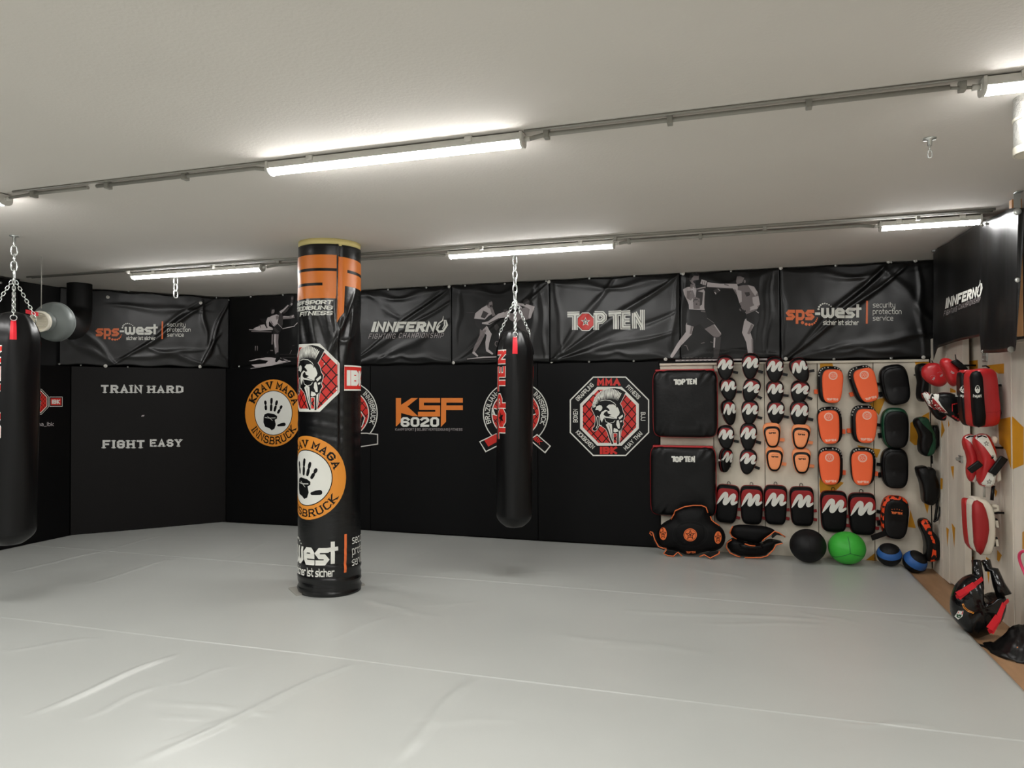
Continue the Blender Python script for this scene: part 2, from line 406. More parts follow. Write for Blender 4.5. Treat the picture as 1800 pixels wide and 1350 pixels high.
def hand_emblem(a, cx, cy, rx, ry, up, down, H):
    k = rx/165
    a.disc(cx, cy, rx, ry, M_amber, 0); a.ring(cx, cy, rx*.66, ry*.66, 4*k, M_black, 1); a.disc(cx, cy, rx*.65, ry*.65, M_white, 2)
    a.arc('KRAV MAGA', cx, cy, rx*.72, ry*.72, up[0], up[1], H, 1.5, M_black, 1, serif=True)
    a.arc('INNSBRUCK', cx, cy, rx*.94, ry*.94, down[0], down[1], H, 1.15, M_black, 1, inward=True, serif=True)
    ky = ry/195
    def q(x, y): return (cx+(x-200)*k, cy+(y-250)*ky)
    for f in (((152, 176), (155, 202), (157, 233)), ((190, 160), (188, 197), (186, 238)), ((222, 175), (215, 205), (206, 240)), ((250, 204), (240, 226), (225, 252))):
        for A, B in zip(f, f[1:]):
            A, B = Vector(A), Vector(B); d = (B-A).normalized()*8
            a.stroke([q(*(A+d)), q(*((A+B)/2)), q(*(B-d*.6))], [13*k, 15*k, 13*k], M_black, 3, rnd=True)
    a.poly([q(*p) for p in [(148, 258), (168, 250), (205, 256), (222, 268), (221, 282), (208, 290), (214, 318), (206, 342), (190, 350), (176, 338), (152, 330), (142, 305), (143, 275)]], M_black, 3)
    a.stroke([q(228, 322), q(246, 318), q(262, 316)], [12*k, 18*k, 20*k], M_black, 3, rnd=True)
    a.stroke([q(150, 276), q(180, 280), q(212, 278)], 3*k, M_white, 4); a.stroke([q(165, 268), q(195, 294)], 2*k, M_white, 4)
def security_logo(a):
    """drawing coordinates of the 1800-wide crop: sps-west ..."""
    a.text('sps', 150, 436, 342, 172, 1.7, M_orange2, 1, gap=2.2); a.poly([(503, 342), (567, 342), (567, 372), (503, 372)], M_white, 1)
    a.text('wes', 576, 412, 410, 170, 1.6, M_white, 1, gap=2.0)
    a.stroke([(1020, 244), (1020, 404)], 34, M_white, 1); a.stroke([(975, 302), (1066, 296)], 30, M_white, 1)
    for i, (x, y) in enumerate([(350, 466), (395, 485), (434, 489), (467, 486), (494, 470), (512, 450), (522, 430), (530, 410)]): r = 20-i*1.9; a.disc(x, y, r, r, M_orange2, 1, 14)
    for i, (x, y) in enumerate([(544, 302), (552, 274), (569, 253), (594, 238), (620, 233), (646, 238), (672, 250), (696, 268)]): r = 14-i*.9; a.disc(x, y, r, r*.8, M_white, 1, 14)
    a.text('sicher ist sicher', 598, 496, 436, 62, 1.2, M_white, 1, gap=1.6)
    a.stroke([(1135, 200), (1131, 478)], 24, M_orange2, 1)
    for t, y, W in (('security', 282, 272), ('protection', 362, 348), ('service', 442, 246)): a.text(t, 1205, y, W, 66, .75, M_white, 1, gap=1.7)
def champ_logo(a):
    """INNFERNO FIGHTING CHAMPIONSHIP; coordinates of the 420..800 crop"""
    a.text('INNFERN', 1168, 786, 478, 76, 2.0, M_white, 1, shear=.28, gap=2.4)
    a.stroke([(1690, 735), (1665, 765), (1680, 786), (1712, 780), (1742, 735), (1735, 702), (1722, 700), (1724, 735), (1706, 762)], [6, 14, 16, 16, 14, 9, 8, 10, 4], M_white, 1, rnd=True)
    a.stroke([(1664, 752), (1680, 722), (1708, 700), (1714, 668)], [8, 12, 9, 2], M_white, 1, rnd=True)
    a.text('FIGHTING', 1148, 838, 200, 38, .8, M_g1, 1, shear=.28, gap=3.2); a.text('CHAMPIONSHIP', 1375, 832, 335, 38, .8, M_g1, 1, shear=.28, gap=3.2)
def star(a, cx, cy, r, m_, lay, q=.42, rot=0):
    a.poly([(cx+(r if i % 2 == 0 else r*q)*math.sin(PI*i/5+rot), cy-(r if i % 2 == 0 else r*q)*math.cos(PI*i/5+rot)) for i in range(10)], m_, lay)
def topten(a, x, y, W, H, full=True, m_=None, hole=None):
    """x, y: upper left; drawing coordinates y down"""
    m_ = m_ or M_white; k = W/585.0; h = H/150.0
    def q(px, py): return (x+px*k, y+py*h)
    def both(pts, wd):
        p = [q(*t) for t in pts]; a.stroke(p, wd*k, m_, 1)
        if full: a.stroke(p, (wd-16)*k, M_black, 2); a.stroke(p, (wd-24)*k, m_, 3)
    both([(0, 40), (92, 38)], 42); both([(58, 38), (58, 150)], 42)
    both([(218, 28), (218, 150)], 42); both([(205, 34), (262, 34), (278, 50), (278, 70), (258, 88), (222, 90)], 40)
    both([(310, 34), (408, 30)], 42); both([(366, 32), (366, 145)], 42)
    both([(475, 28), (418, 32), (418, 128), (475, 128)], 38); both([(418, 80), (470, 80)], 30)
    both([(505, 140), (505, 30)], 36); both([(505, 26), (565, 130)], 38); both([(565, 6), (565, 150)], 36)
    o = octo(0, 0, 62)
    a.poly([q(138+px*1.06, 92+py*1.06) for px, py in o], m_, 2)
    if full: a.poly([q(138+px*.96, 92+py*.96) for px, py in o], M_black, 3); a.poly([q(138+px*.92, 92+py*.92) for px, py in o], M_red, 4)
    cx, cy = q(138, 92)
    if not full: star(a, cx, cy, 44*k, hole or M_black, 5); star(a, cx, cy, 22*k, m_, 6); return
    star(a, cx, cy, 36*k, m_, 5); star(a, cx, cy, 25*k, M_black, 6); star(a, cx, cy, 14*k, m_, 7)

# ================================================================== the setting
S_ = dict(kind='structure')
box('ceiling', (-8.2, -4.4, CEIL), (3.2, 8.2, CEIL+.15), M_ceil, **S_)
box('floor', (-8.2, -4.4, -.15), (3.2, 8.2, -.05), M_wood, **S_)
box('wall_back', (-8.2, 8.0, -.05), (3.2, 8.15, CEIL), M_wall, **S_)
box('wall_left', (-8.15, -4.4, -.05), (-7.78, 8.0, CEIL), M_wall, **S_)
box('wall_front', (-7.78, -4.4, -.05), (3.2, -4.2, CEIL), M_backroom, **S_)
box('wall_right', (2.02, -4.2, -.05), (3.2, 8.0, CEIL), M_backroom, **S_)

CA = Vector((-6.489, 7.947, 0)); CB = Vector((-7.663, 6.636, 0)); cu = (CA-CB).normalized(); cn = Vector((cu.y, -cu.x, 0))
if cn.dot(-CA) < 0: cn = -cn

# ---- grey mat: welded seams and soft ridges are real relief
def mat_floor():
    import numpy as np
    x0, x1, y0, y1 = -7.655, 1.523, -4.0, 7.93
    xs = np.linspace(x0, x1, 430); ys = np.concatenate([np.linspace(y0, 1.4, 30)[:-1], np.linspace(1.4, 4.6, 130)[:-1], np.linspace(4.6, y1, 110)])
    for q in (2.0, 4.03, 6.07): ys = ys[np.abs(ys-q) > .035]; ys = np.concatenate([ys, q+np.array([-.035, -.02, -.010, -.005, 0, .005, .010, .02, .035])])
    ys = np.sort(ys)
    X, Y = np.meshgrid(xs, ys); Z = np.zeros_like(X)
    for sy in (-2.1, -.05, 2.0, 4.03, 6.07):
        d = Y-sy; Z += .0024/(1+np.exp(np.clip(-d/.003, -40, 40)))*np.exp(-np.abs(d)/.35)+.0011*np.exp(-((d-.004)/.006)**2)
    def ridge(a, b, amp, wd):
        nonlocal Z
        a, b = np.array(a), np.array(b); e = b-a; L = np.hypot(*e); e = e/L
        t = ((X-a[0])*e[0]+(Y-a[1])*e[1])/L; d = (X-a[0])*-e[1]+(Y-a[1])*e[0]; d = d+.02*np.sin(t*7)
        Z += 1.25*amp*np.exp(-(d/(wd*.65))**2)*np.clip(t*5, 0, 1)*np.clip((1-t)*5, 0, 1)
    def pr(p, q, amp, wd): a, b = P(*p, z=0), P(*q, z=0); ridge((a.x, a.y), (b.x, b.y), amp, wd)
    pr((40, 1262), (318, 1148), .011, .035); pr((235, 1345), (640, 1160), .009, .04); pr((680, 1348), (835, 1190), .011, .05)
    pr((130, 1270), (280, 1205), .004, .03); pr((240, 1226), (500, 1262), .004, .015); pr((230, 1250), (440, 1280), .003, .012)
    pr((0, 1010), (200, 965), .006, .03); pr((140, 1032), (330, 975), .005, .03); pr((190, 965), (290, 940), .004, .03)
    pr((400, 985), (480, 950), .004, .03); pr((1220, 1000), (1320, 1017), .006, .03); pr((1080, 1072), (1480, 1092), .005, .04)
    pr((1400, 1075), (1520, 1098), .005, .02); pr((1570, 1085), (1690, 1095), .005, .02); pr((1575, 1090), (1640, 1106), .005, .02)
    pr((1640, 1088), (1720, 1095), .004, .02); pr((1220, 1095), (1460, 1100), .004, .03); pr((560, 1130), (700, 1080), .004, .05)
    pr((0, 1145), (180, 1120), .003, .04); pr((300, 1205), (420, 1170), .003, .03); pr((940, 1110), (1300, 1155), .003, .06); pr((640, 1050), (760, 1090), .004, .05)
    rs = np.random.RandomState(4)
    for _ in range(26):
        x, y = rs.uniform(-6.5, 1.2), rs.uniform(1.8, 7.2); a = rs.uniform(-.3, 1.2); L = rs.uniform(.2, .7)
        ridge((x, y), (x+L*math.cos(a), y+L*math.sin(a)), rs.uniform(.0012, .003), rs.uniform(.015, .04))
    Z += .0035*np.sin(X*1.3+Y*.6)*np.sin(Y*1.1-.4*X)+.0015*np.sin(X*3.1-Y*2.2)*np.sin(Y*3.7)
    e = np.minimum((x1-X)/.06, 1); Z -= .012*(1-e)**2
    ny, nx = X.shape; co = np.stack([X, Y, Z], -1).reshape(-1, 3)
    k = [(0, 0)]*0; idx = np.arange(ny*nx).reshape(ny, nx)
    F = np.stack([idx[:-1, :-1], idx[:-1, 1:], idx[1:, 1:], idx[1:, :-1]], -1).reshape(-1, 4)
    cen = co[F].mean(1); F = F[((cen[:, 0]-CA.x)*cn.x+(cen[:, 1]-CA.y)*cn.y) > -.035]; cen = co[F].mean(1); F = F[np.hypot(cen[:, 0]+3.370, cen[:, 1]-5.442) > .235]
    rim = list(idx[0, :])+list(idx[1:, -1])+list(idx[-1, -2::-1])+list(idx[-2:0:-1, 0])
    low = co[rim].copy(); low[:, 2] = -.05; n0 = len(co); co = np.concatenate([co, low]); n = len(rim)
    ok_ = set(F.ravel().tolist())
    sk = [[rim[i], n0+i, n0+(i+1) % n, rim[(i+1) % n]] for i in range(n) if rim[i] in ok_ and rim[(i+1) % n] in ok_]
    faces = F.tolist()+sk
    use = sorted({v for f in faces for v in f}); rm = {v: i for i, v in enumerate(use)}; co = co[use]; faces = [[rm[v] for v in f] for f in faces]; n = len(sk)
    me = bpy.data.meshes.new('training_mat'); me.from_pydata(co.tolist(), [], faces); me.materials.append(M_mat)
    me.polygons.foreach_set('use_smooth', [True]*len(F)+[False]*n)
    link('training_mat', me, label='large light grey vinyl training mat covering the gym floor', cat='mat')
mat_floor()

# ---- black padding on the walls
ZP = 2.03
wp = empty('wall_pad', (-3.7, 7.97, 0), label='long black wall padding with round and octagonal emblems along the back', cat='wall padding')
wp_x1 = P(1160, 800, y=7.95).x
def child_box(name, lo, hi, m_, par, **k):
    o = box(name, lo, hi, m_, par, **k); o.matrix_parent_inverse = Matrix.Translation(par.location).inverted(); return o
def adopt(o, par):
    o.parent = par; o.matrix_parent_inverse = par.matrix_world.inverted() if False else (Matrix.Translation(par.location) @ par.rotation_euler.to_matrix().to_4x4()).inverted(); return o
pad_edges = [CA.x+.0, -4.35, -2.2, wp_x1]
bm = bmesh.new()
for a, b in zip(pad_edges, pad_edges[1:]): bbox(bm, (a+.002, 7.95, 0), (b-.002, 7.995, ZP))
wpp = adopt(obj('padding', bm, M_pad, bevel=.006), wp)
cp = empty('wall_pad', tuple((CA+CB)/2), label='black padded panel across the corner reading TRAIN HARD FIGHT EASY', cat='wall padding')
def slabwall(name, A, B, n, z0, z1, t, m_, par=None, **k):
    bm = bmesh.new(); A, B, n = Vector(A), Vector(B), Vector(n); o = -n*t
    f = [A+Vector((0, 0, z0)), B+Vector((0, 0, z0)), B+Vector((0, 0, z1)), A+Vector((0, 0, z1))]
    prism(bm, (f, [p+o for p in f])); ob = obj(name, bm, m_, bevel=.004, **k)
    return adopt(ob, par) if par else ob
cpp = slabwall('padding', CB+cu*.004, CA-cu*.004, cn, 0, ZP, .045, M_padb, cp)
lp = empty('wall_pad', (-7.70, 4.6, 0), label='black wall padding on the left wall behind the near punching bag', cat='wall padding')
lpp = slabwall('padding', (-7.663, -4.1, 0), (-7.663, 6.63, 0), (1, 0, 0), 0, ZP, .045, M_pad, lp)

# wall prints
SB = Flat((-8, 7.95, 0), (1, 0, 0), (0, -1, 0)); SC = Flat(tuple(CB), tuple(cu), tuple(cn)); SL = Flat((-7.663, 0, 0), (0, 1, 0), (1, 0, 0))
SL.u = Vector((0, 1, 0))
def emb(name, art, par, **k):
    o = art.build(name, **k); o.parent = {wp: wpp, cp: cpp, lp: lpp}[par]; return o
a = Art(SB); octagon_emblem(sub(a, lambda x, y: (985+x/7.5, 640+y/7.5))); emb('octagon_emblem', a, wp, label='octagonal club emblem with a helmeted warrior on red')
a = Art(SB, o=(420, 650), k=3.29); hand_emblem(a, 200, 250, 164, 194, (157, 18), (213, 330), 38); emb('hand_emblem', a, wp, label='round amber emblem with a black hand print')
a = Art(SB, o=(420, 650), k=3.29)
a.poly([(908, 163), (938, 163), (938, 203), (998, 163), (1036, 163), (975, 212), (1036, 268), (1005, 268), (938, 250), (938, 300), (912, 326), (908, 326)], M_orange, 0)
a.poly([(1043, 163), (1164, 163), (1164, 190), (1070, 190), (1070, 206), (1164, 206), (1164, 270), (1036, 270), (1036, 243), (1136, 243), (1136, 232), (1043, 232)], M_orange, 0)
a.poly([(1170, 163), (1295, 163), (1295, 190), (1200, 190), (1200, 206), (1295, 206), (1295, 233), (1198, 233), (1198, 300), (1168, 331)], M_orange, 0)
a.text('6020', 936, 330, 222, 56, 1.7, M_white, 1, gap=2.3)
for t, x, W in (('KAMPFSPORT', 905, 108), ('|', 1019, 3), ('SELBSTVERTEIDIGUNG', 1028, 182), ('|', 1215, 3), ('FITNESS', 1225, 68)): a.text(t, x, 352, W, 14, .75, M_g1, 1, gap=1.8)
emb('sport_lettering', a, wp, label='orange and white block lettering with 6020')
def belt_emblem(cx, cy, R, left=True):
    a = Art(SB); k = R/57.
    a.disc(cx, cy, R, R, M_white, 0); a.disc(cx, cy, R-1.8, R-1.8, M_black, 1)
    a.disc(cx, cy, R*.74, R*.74, M_white, 2); a.disc(cx, cy, R*.71, R*.71, M_red, 3)
    fence(a, [(cx+R*.7*math.cos(t*PI/8), cy+R*.7*math.sin(t*PI/8)) for t in range(16)], 13*k, 1.3, 4)
    a.arc('BRAZILIAN-JIU-JITSU', cx, cy, R*.79, R*.79, 200, 62, R*.15, 1.15, M_white, 2)
    a.arc('INNSBRUCK', cx, cy, R*.79, R*.79, 47, -22, R*.15, 1.15, M_white, 2)
    def T(x, y): return (cx+(x-906.5)*k, cy+(y-727)*k)
    # crossed belt ends below
    if left:
        bl = [T(843, 775), (T(881, 757)), T(892, 775), T(854, 794)]
        a.poly(bl, M_white, 5); a.poly([T(845, 776), T(880, 759.5), T(889.5, 774), T(855, 791.5)], M_black, 6)
        a.poly([T(852, 773), T(872, 762), T(879, 773), T(859, 784)], M_red, 7)
        a.poly([T(875, 776), T(877, 770), T(880, 774)], M_white, 7)
        br = [T(968, 783), T(944, 762), T(930, 772), T(958, 796)]
        a.poly(br, M_white, 5); a.poly([T(965.5, 783), T(944, 764.5), T(932.5, 772), T(957.5, 793)], M_black, 6)
        a.text('IBK', *T(937, 771), 15*k, 8*k, 1.5, M_red, 7, rot=.72, gap=2)
        a.stroke([T(867, 722), T(905, 735), T(940, 722)], 12*k, M_white, 5); a.stroke([T(867, 722), T(905, 735), T(940, 722)], 9*k, M_black, 6)
        a.stroke([T(866, 717), T(870, 729)], 3, M_white, 7); a.poly([T(880, 757), T(906, 745), T(932, 757), T(906, 772)], M_black, 6)
    else:
        for g, w_, m_ in ((0, 2.4, M_g2), (1, 1.2, M_white)):
            a.stroke([T(898, 762), T(906+38, 762), T(963.5, 764), T(963.5, 781), T(906+25, 786), T(880, 790)], w_, m_, 5+g)
        a.poly([T(870, 763.4), T(944, 763.4), T(962, 765.5), T(962, 779.5), T(930, 784.6), T(880, 788)], M_black, 5)
        a.poly([T(935, 734), T(940, 728), T(940, 745), T(934, 752)], M_black, 5); a.stroke([T(934, 724), T(941, 735), T(936, 750), T(925, 756)], 1.6, M_white, 6)
    return a
emb('belt_emblem', belt_emblem(906.5, 727.5, 57.5), wp, label='round red emblem with crossed belts')
emb('belt_emblem', belt_emblem(607, 726.5, 57, False), wp, label='round red emblem half hidden by the pillar')
a = Art(SC, o=(0, 620), k=3.4615)
def stencil(t, x, y, W, H):
    a.text(t, x, y, W, H, 1.75, M_pale, 1, serif=True, gap=3.2)
    rr = random.Random(len(t))
    for i in range(46):
        u = x+W*rr.random(); v = y-H*rr.random(); q = rr.uniform(3, 11)
        a.poly([(u, v), (u+q, v-rr.uniform(-3, 3)), (u+q*.6, v+rr.uniform(1.2, 3.4))], M_padb, 2)
for wd_ in (('TRAIN', 614, 246, 250, 50), ('HARD', 898, 246, 218, 46), ('FIGHT', 624, 582, 256, 50), ('EASY', 912, 572, 194, 46)):
    a = Art(SC, o=(0, 620), k=3.4615); stencil(*wd_); emb('stencil_lettering', a, cp, label='pale distressed stencil lettering')
a = Art(SC, o=(0, 620), k=3.4615); a.poly([(858, 388), (866, 379), (880, 379), (874, 388)], M_g1, 1); emb('stencil_dash', a, cp)
a = Art(SL, o=(0, 620), k=3.4615)
def T1(x, y): return (222+(x-648)*.135, 298+(y-688)*.142)
b = sub(a, T1); b.poly(octo(648, 688, 545), M_white, 0); b.poly(octo(648, 688, 528), M_black, 1); b.poly(octo(648, 688, 480), M_white, 2); red = octo(648, 688, 450); b.poly(red, M_red, 3); fence(b, red, 150, 14, 4); helmet(b, 5)
a.poly([(300, 268), (380, 268), (380, 328), (300, 328)], M_white, 0); a.poly([(303, 271), (377, 271), (377, 325), (303, 325)], M_black, 1)
a.poly([(308, 277), (372, 277), (372, 319), (308, 319)], M_red, 2); a.text('IBK', 314, 312, 50, 27, 2.0, M_white, 3, gap=2.5)
a.text('mma_ibk', 198, 446, 128, 24, .9, M_g1, 1, gap=1.8)
emb('octagon_emblem', a, lp, label='small octagonal emblem with a red name tag and handle below')

# ================================================================== boards at the right
bx0 = wp_x1+.004; joints = [bx0]+[P(x, 800, y=7.95).x for x in (1255, 1344.7, 1438, 1536.5)]+[RX-.001]
ZB = P(1480, 636, y=7.95).z
for i, (x0, x1) in enumerate(zip(joints, joints[1:])):
    box('trim_%d' % (i+1), (x0+.003, 7.955, -.05), (x1-.003, 7.995, ZB-.01), M_board, bevel=.003, **S_)
box('trim_6', (bx0, 7.93, ZB-.012), (RX-.012, 7.995, ZB+.012), M_board, bevel=.003, **S_)
SBo = Flat((-8, 7.955, 0), (1, 0, 0), (0, -1, 0))
a = Art(SBo, o=(1400, 620), k=6)
for p in ([(248, 108), (378, 108), (390, 150), (250, 200)], [(1246, 92), (1400, 92), (1400, 120), (1300, 262)], [(815, 500), (945, 470), (868, 660), (815, 590)], [(765, 535), (812, 520), (812, 590)],
          [(640, 975), (812, 1010), (812, 1060), (700, 1060)], [(818, 1010), (888, 1020), (850, 1110), (818, 1090)], [(1200, 740), (1400, 625), (1400, 960), (1245, 975), (1195, 930)],
          [(238, 740), (262, 800), (238, 820)], [(240, 1385), (250, 1300), (500, 1370), (420, 1450), (250, 1480)], [(1200, 1655), (1260, 1852), (1175, 1838)], [(695, 2215), (825, 2115), (825, 2220)], [(835, 2115), (850, 2220), (835, 2222)],
          [(1320, 1500), (1410, 1540), (1380, 1700)]):
    a.poly(p, M_yellow, 0)
wallpaint = a.build('painted_shapes', off=.0008, kind='structure'); wallpaint.name = 'trim_7'

# right wall: two leaves of boarded doors, one set back
def wallx(name, X, pa, pb, z0, z1, t=.05, m_=M_boardr, notch=None, **k):
    """vertical board in the plane x = X between two photo columns pa, pb"""
    ya, yb = pa, pb
    f = [Vector((X, ya, z0)), Vector((X, (ya+yb)/2, z0-(notch or 0))), Vector((X, yb, z0)), Vector((X, yb, z1)), Vector((X, ya, z1))]
    bm = bmesh.new(); prism(bm, (f, [p+Vector((t, 0, 0)) for p in f])); return obj(name, bm, m_, bevel=.003, **k)
def yx(px, X, py=800): return P(px, py, x=X).y
ZT = 2.40
y1, y2, y3 = 7.94, yx(1666, RX), yx(1694, RX)
y4 = yx(1738, RX2); y5 = yx(1780, RX2)
wallx('trim_8', RX, y1, yx(1655, RX), -.05, 2.2, **S_)
d1 = wallx('door_1', RX, yx(1655, RX)-.004, y2, -.045, 2.2, notch=-.0, **S_)
d2 = wallx('door_2', RX, y2-.006, y3, -.02, 2.25, **S_)
wallx('trim_9', RX2, yx(1696.5, RX2), y4, -.05, 2.2, **S_)
wallx('trim_10', RX2, y4-.004, y5, -.05, 2.02, **S_)
wallx('trim_11', RX2, y5-.006, 3.4, -.05, 2.02, **S_)
wallx('trim_12', RX2+.05, 5.2, -4.2, -.05, 2.97, m_=M_backroom, **S_)
box('trim_13', (RX2-.02, 3.4, 2.02), (RX2+.05, y5+.02, 2.04), M_boardr, **S_)
box('trim_14', (RX2-.004, y5+.0, -.05), (RX2+.02, y5+.018, 2.02), M_boardr, **S_)
SR1 = Flat((RX, 0, 0), (0, -1, 0), (-1, 0, 0)); SR2 = Flat((RX2, 0, 0), (0, -1, 0), (-1, 0, 0))
a = Art(SR1, o=(1400, 620), k=6)
for p in ([(1530, 700), (1565, 820), (1525, 900)], [(1600, 700), (1615, 760), (1602, 790)], [(1628, 1200), (1662, 1195), (1655, 1340)], [(1520, 1320), (1545, 1330), (1540, 1440), (1520, 1440)],
          [(1580, 1840), (1608, 1860), (1594, 2050)], [(1638, 1795), (1675, 1850), (1665, 2060)], [(1622, 370), (1680, 400), (1680, 420), (1622, 420)]): a.poly(p, M_yellow, 0)
a.build('painted_shapes', off=.0008, kind='structure').name = 'trim_15'
a = Art(SR2, o=(1560, 560), k=4.5)
for p in ([(600, 345), (715, 327), (715, 395), (640, 405)], [(775, 372), (922, 355), (922, 435), (880, 435)], [(875, 800), (990, 775), (1078, 860), (1078, 1155), (980, 1195), (935, 1040), (885, 990)],
          [(605, 1150), (645, 1305), (608, 1270)]): a.poly(p, M_yellow, 0)
b = Art(SR2, o=(1560, 840), k=3.75); b.it, b.mats = a.it, a.mats
for p in ([(545, 515), (567, 520), (562, 615), (535, 615)], [(725, 475), (755, 510), (735, 555), (722, 540)], [(650, 520), (678, 540), (668, 700), (655, 600)], [(890, 360), (900, 350), (900, 470), (890, 470)], [(700, 60), (725, 90), (712, 130)], [(510, 250), (520, 240), (518, 320)]): b.poly(p, M_yellow, 0)
b.build('painted_shapes', off=.0008, kind='structure').name = 'trim_16'
# hinge and latch hardware
def hw(name, X, px, py, w_, h_, t=.012, par=None, **k):
    p = P(px, py, x=X); bm = bmesh.new(); bbox(bm, (X-t, p.y-w_/2, p.z-h_/2), (X-.0005, p.y+w_/2, p.z+h_/2))
    for dy in (-w_*.25, w_*.25):
        for dz in (-h_*.25, h_*.25): bbox(bm, (X-t-.003, p.y+dy-.004, p.z+dz-.004), (X-t+.002, p.y+dy+.004, p.z+dz+.004))
    return obj(name, bm, M_chrome, par, bevel=.002, **k)
hw('hinge', RX2, 1733, 628, .11, .07, label='steel plate hinge on the boarded wall under the right banner', cat='hinge')
lt = empty('door_latch', tuple(P(1690, 807, x=RX)), label='small grey metal latch on the white door edge', cat='latch')
o = hw('plate', RX, 1690, 807, .09, .06); adopt(o, lt)
p = P(1690, 807, x=RX); bm = bmesh.new(); tube(bm, [(RX-.02, p.y-.04, p.z), (RX-.03, p.y, p.z-.004), (RX-.02, p.y+.05, p.z)], .012); adopt(obj('bolt', bm, M_conduit), lt)

# ================================================================== banners
def fold_fn(folds, W, H, ns=.006, seed=0):
    F = [(Vector((a[0]*W, a[1]*H)), Vector((b[0]*W, b[1]*H)), am*.68, wd*.85) for a, b, am, wd in folds]
    def f(u, v):
        z = 0
        for A, B, am, wd in F:
            e = B-A; L = e.length; e = e/L; q = Vector((u, v))-A; t = q.dot(e)/L
            if -.15 < t < 1.15:
                d = q.x*-e.y+q.y*e.x; w_ = wd*(.35+.9*max(0, min(t, 1-t))*2)
                d += .012*math.sin(9*t+A.x*7)
                z += am*math.exp(-(d/w_)**2)*max(0, min(1, (t+.15)*5))*max(0, min(1, (1.15-t)*5))
        z += ns*noise.noise(Vector((u*2.6+seed, v*2.0, seed*1.7)))+ns*.35*noise.noise(Vector((u*9+seed, v*7, 1)))
        return max(z, -.012)
    return f
def banner(label, o, u, n, W, H, folds, prints=(), pins=(), m_=None, name='wall_banner', grid=.016, sag=.012, seed=1, group='black vinyl banners along the top of the walls'):
    """o: lower left corner; u along the wall; n towards the room"""
    f0 = fold_fn(folds, W, H, seed=seed); s = Flat(o, u, n); z0 = s.o.z
    s.disp = lambda a, b: f0(a, b-z0)
    s.disp0 = s.disp; s.o = Vector((s.o.x, s.o.y, 0))
    root = empty(name, tuple(o), label=label, cat='banner', group=group)
    nx, nz = int(W/grid), int(H/grid); bm = bmesh.new(); vs = []
    def edge(a, v):
        k = sag*(.5-.5*math.cos(2*PI*a/W*max(2, round(W/.45))))
        return v-k*max(0, (v-H*.85)/(H*.15)) + k*max(0, (H*.12-v)/(H*.12))
    for j in range(nz+1):
        vs.append([bm.verts.new(s.map(W*i/nx, z0+edge(W*i/nx, H*j/nz), 0)) for i in range(nx+1)])
    for j in range(nz):
        for i in range(nx): bm.faces.new((vs[j][i], vs[j][i+1], vs[j+1][i+1], vs[j+1][i]))
    ob = obj('banner_sheet', bm, m_ or M_ban, smooth=True, recalc=False)
    if ob.data.polygons[0].normal.dot(s.n) < 0: ob.data.flip_normals()
    so = ob.modifiers.new('thickness', 'SOLIDIFY'); so.thickness = .002; so.offset = -1
    adopt(ob, root)
    for nm, fn, lab in prints:
        a = Art(s); fn(a); a.build(nm, parent=ob, grid=.016, off=.0075, step=.0006, label=lab)
    for (px, py, r) in pins:
        c = s.px(px, py); q = s.map(c[0], c[1], .004); bm = bmesh.new()
        R3 = s.n.to_track_quat('Z', 'Y').to_matrix().to_4x4(); R3.translation = q
        lathe(bm, [(r, -.006), (r, .001), (r*.85, .004), (r*.4, .004), (r*.36, .008), (r*.2, .009)], 16); bm.transform(R3)
        adopt(obj('grommet', bm, M_chrome if r < .016 else M_plastic, smooth=False), root)
    return s
YB = 7.915
def bz(px, top, bot):
    return P(px, top, y=YB), P(px, bot, y=YB)
def back_banner(label, pl, pr, tl, tr_, bl, br, **k):
    a = P(pl, bl, y=YB); b = P(pr, br, y=YB); t = P((pl+pr)/2, (tl+tr_)/2, y=YB)
    z0 = (a.z+b.z)/2; W = b.x-a.x; H = min(t.z, CEIL-.006)-z0
    return banner(label, (a.x, YB, z0), (1, 0, 0), (0, -1, 0), W, H, **k)
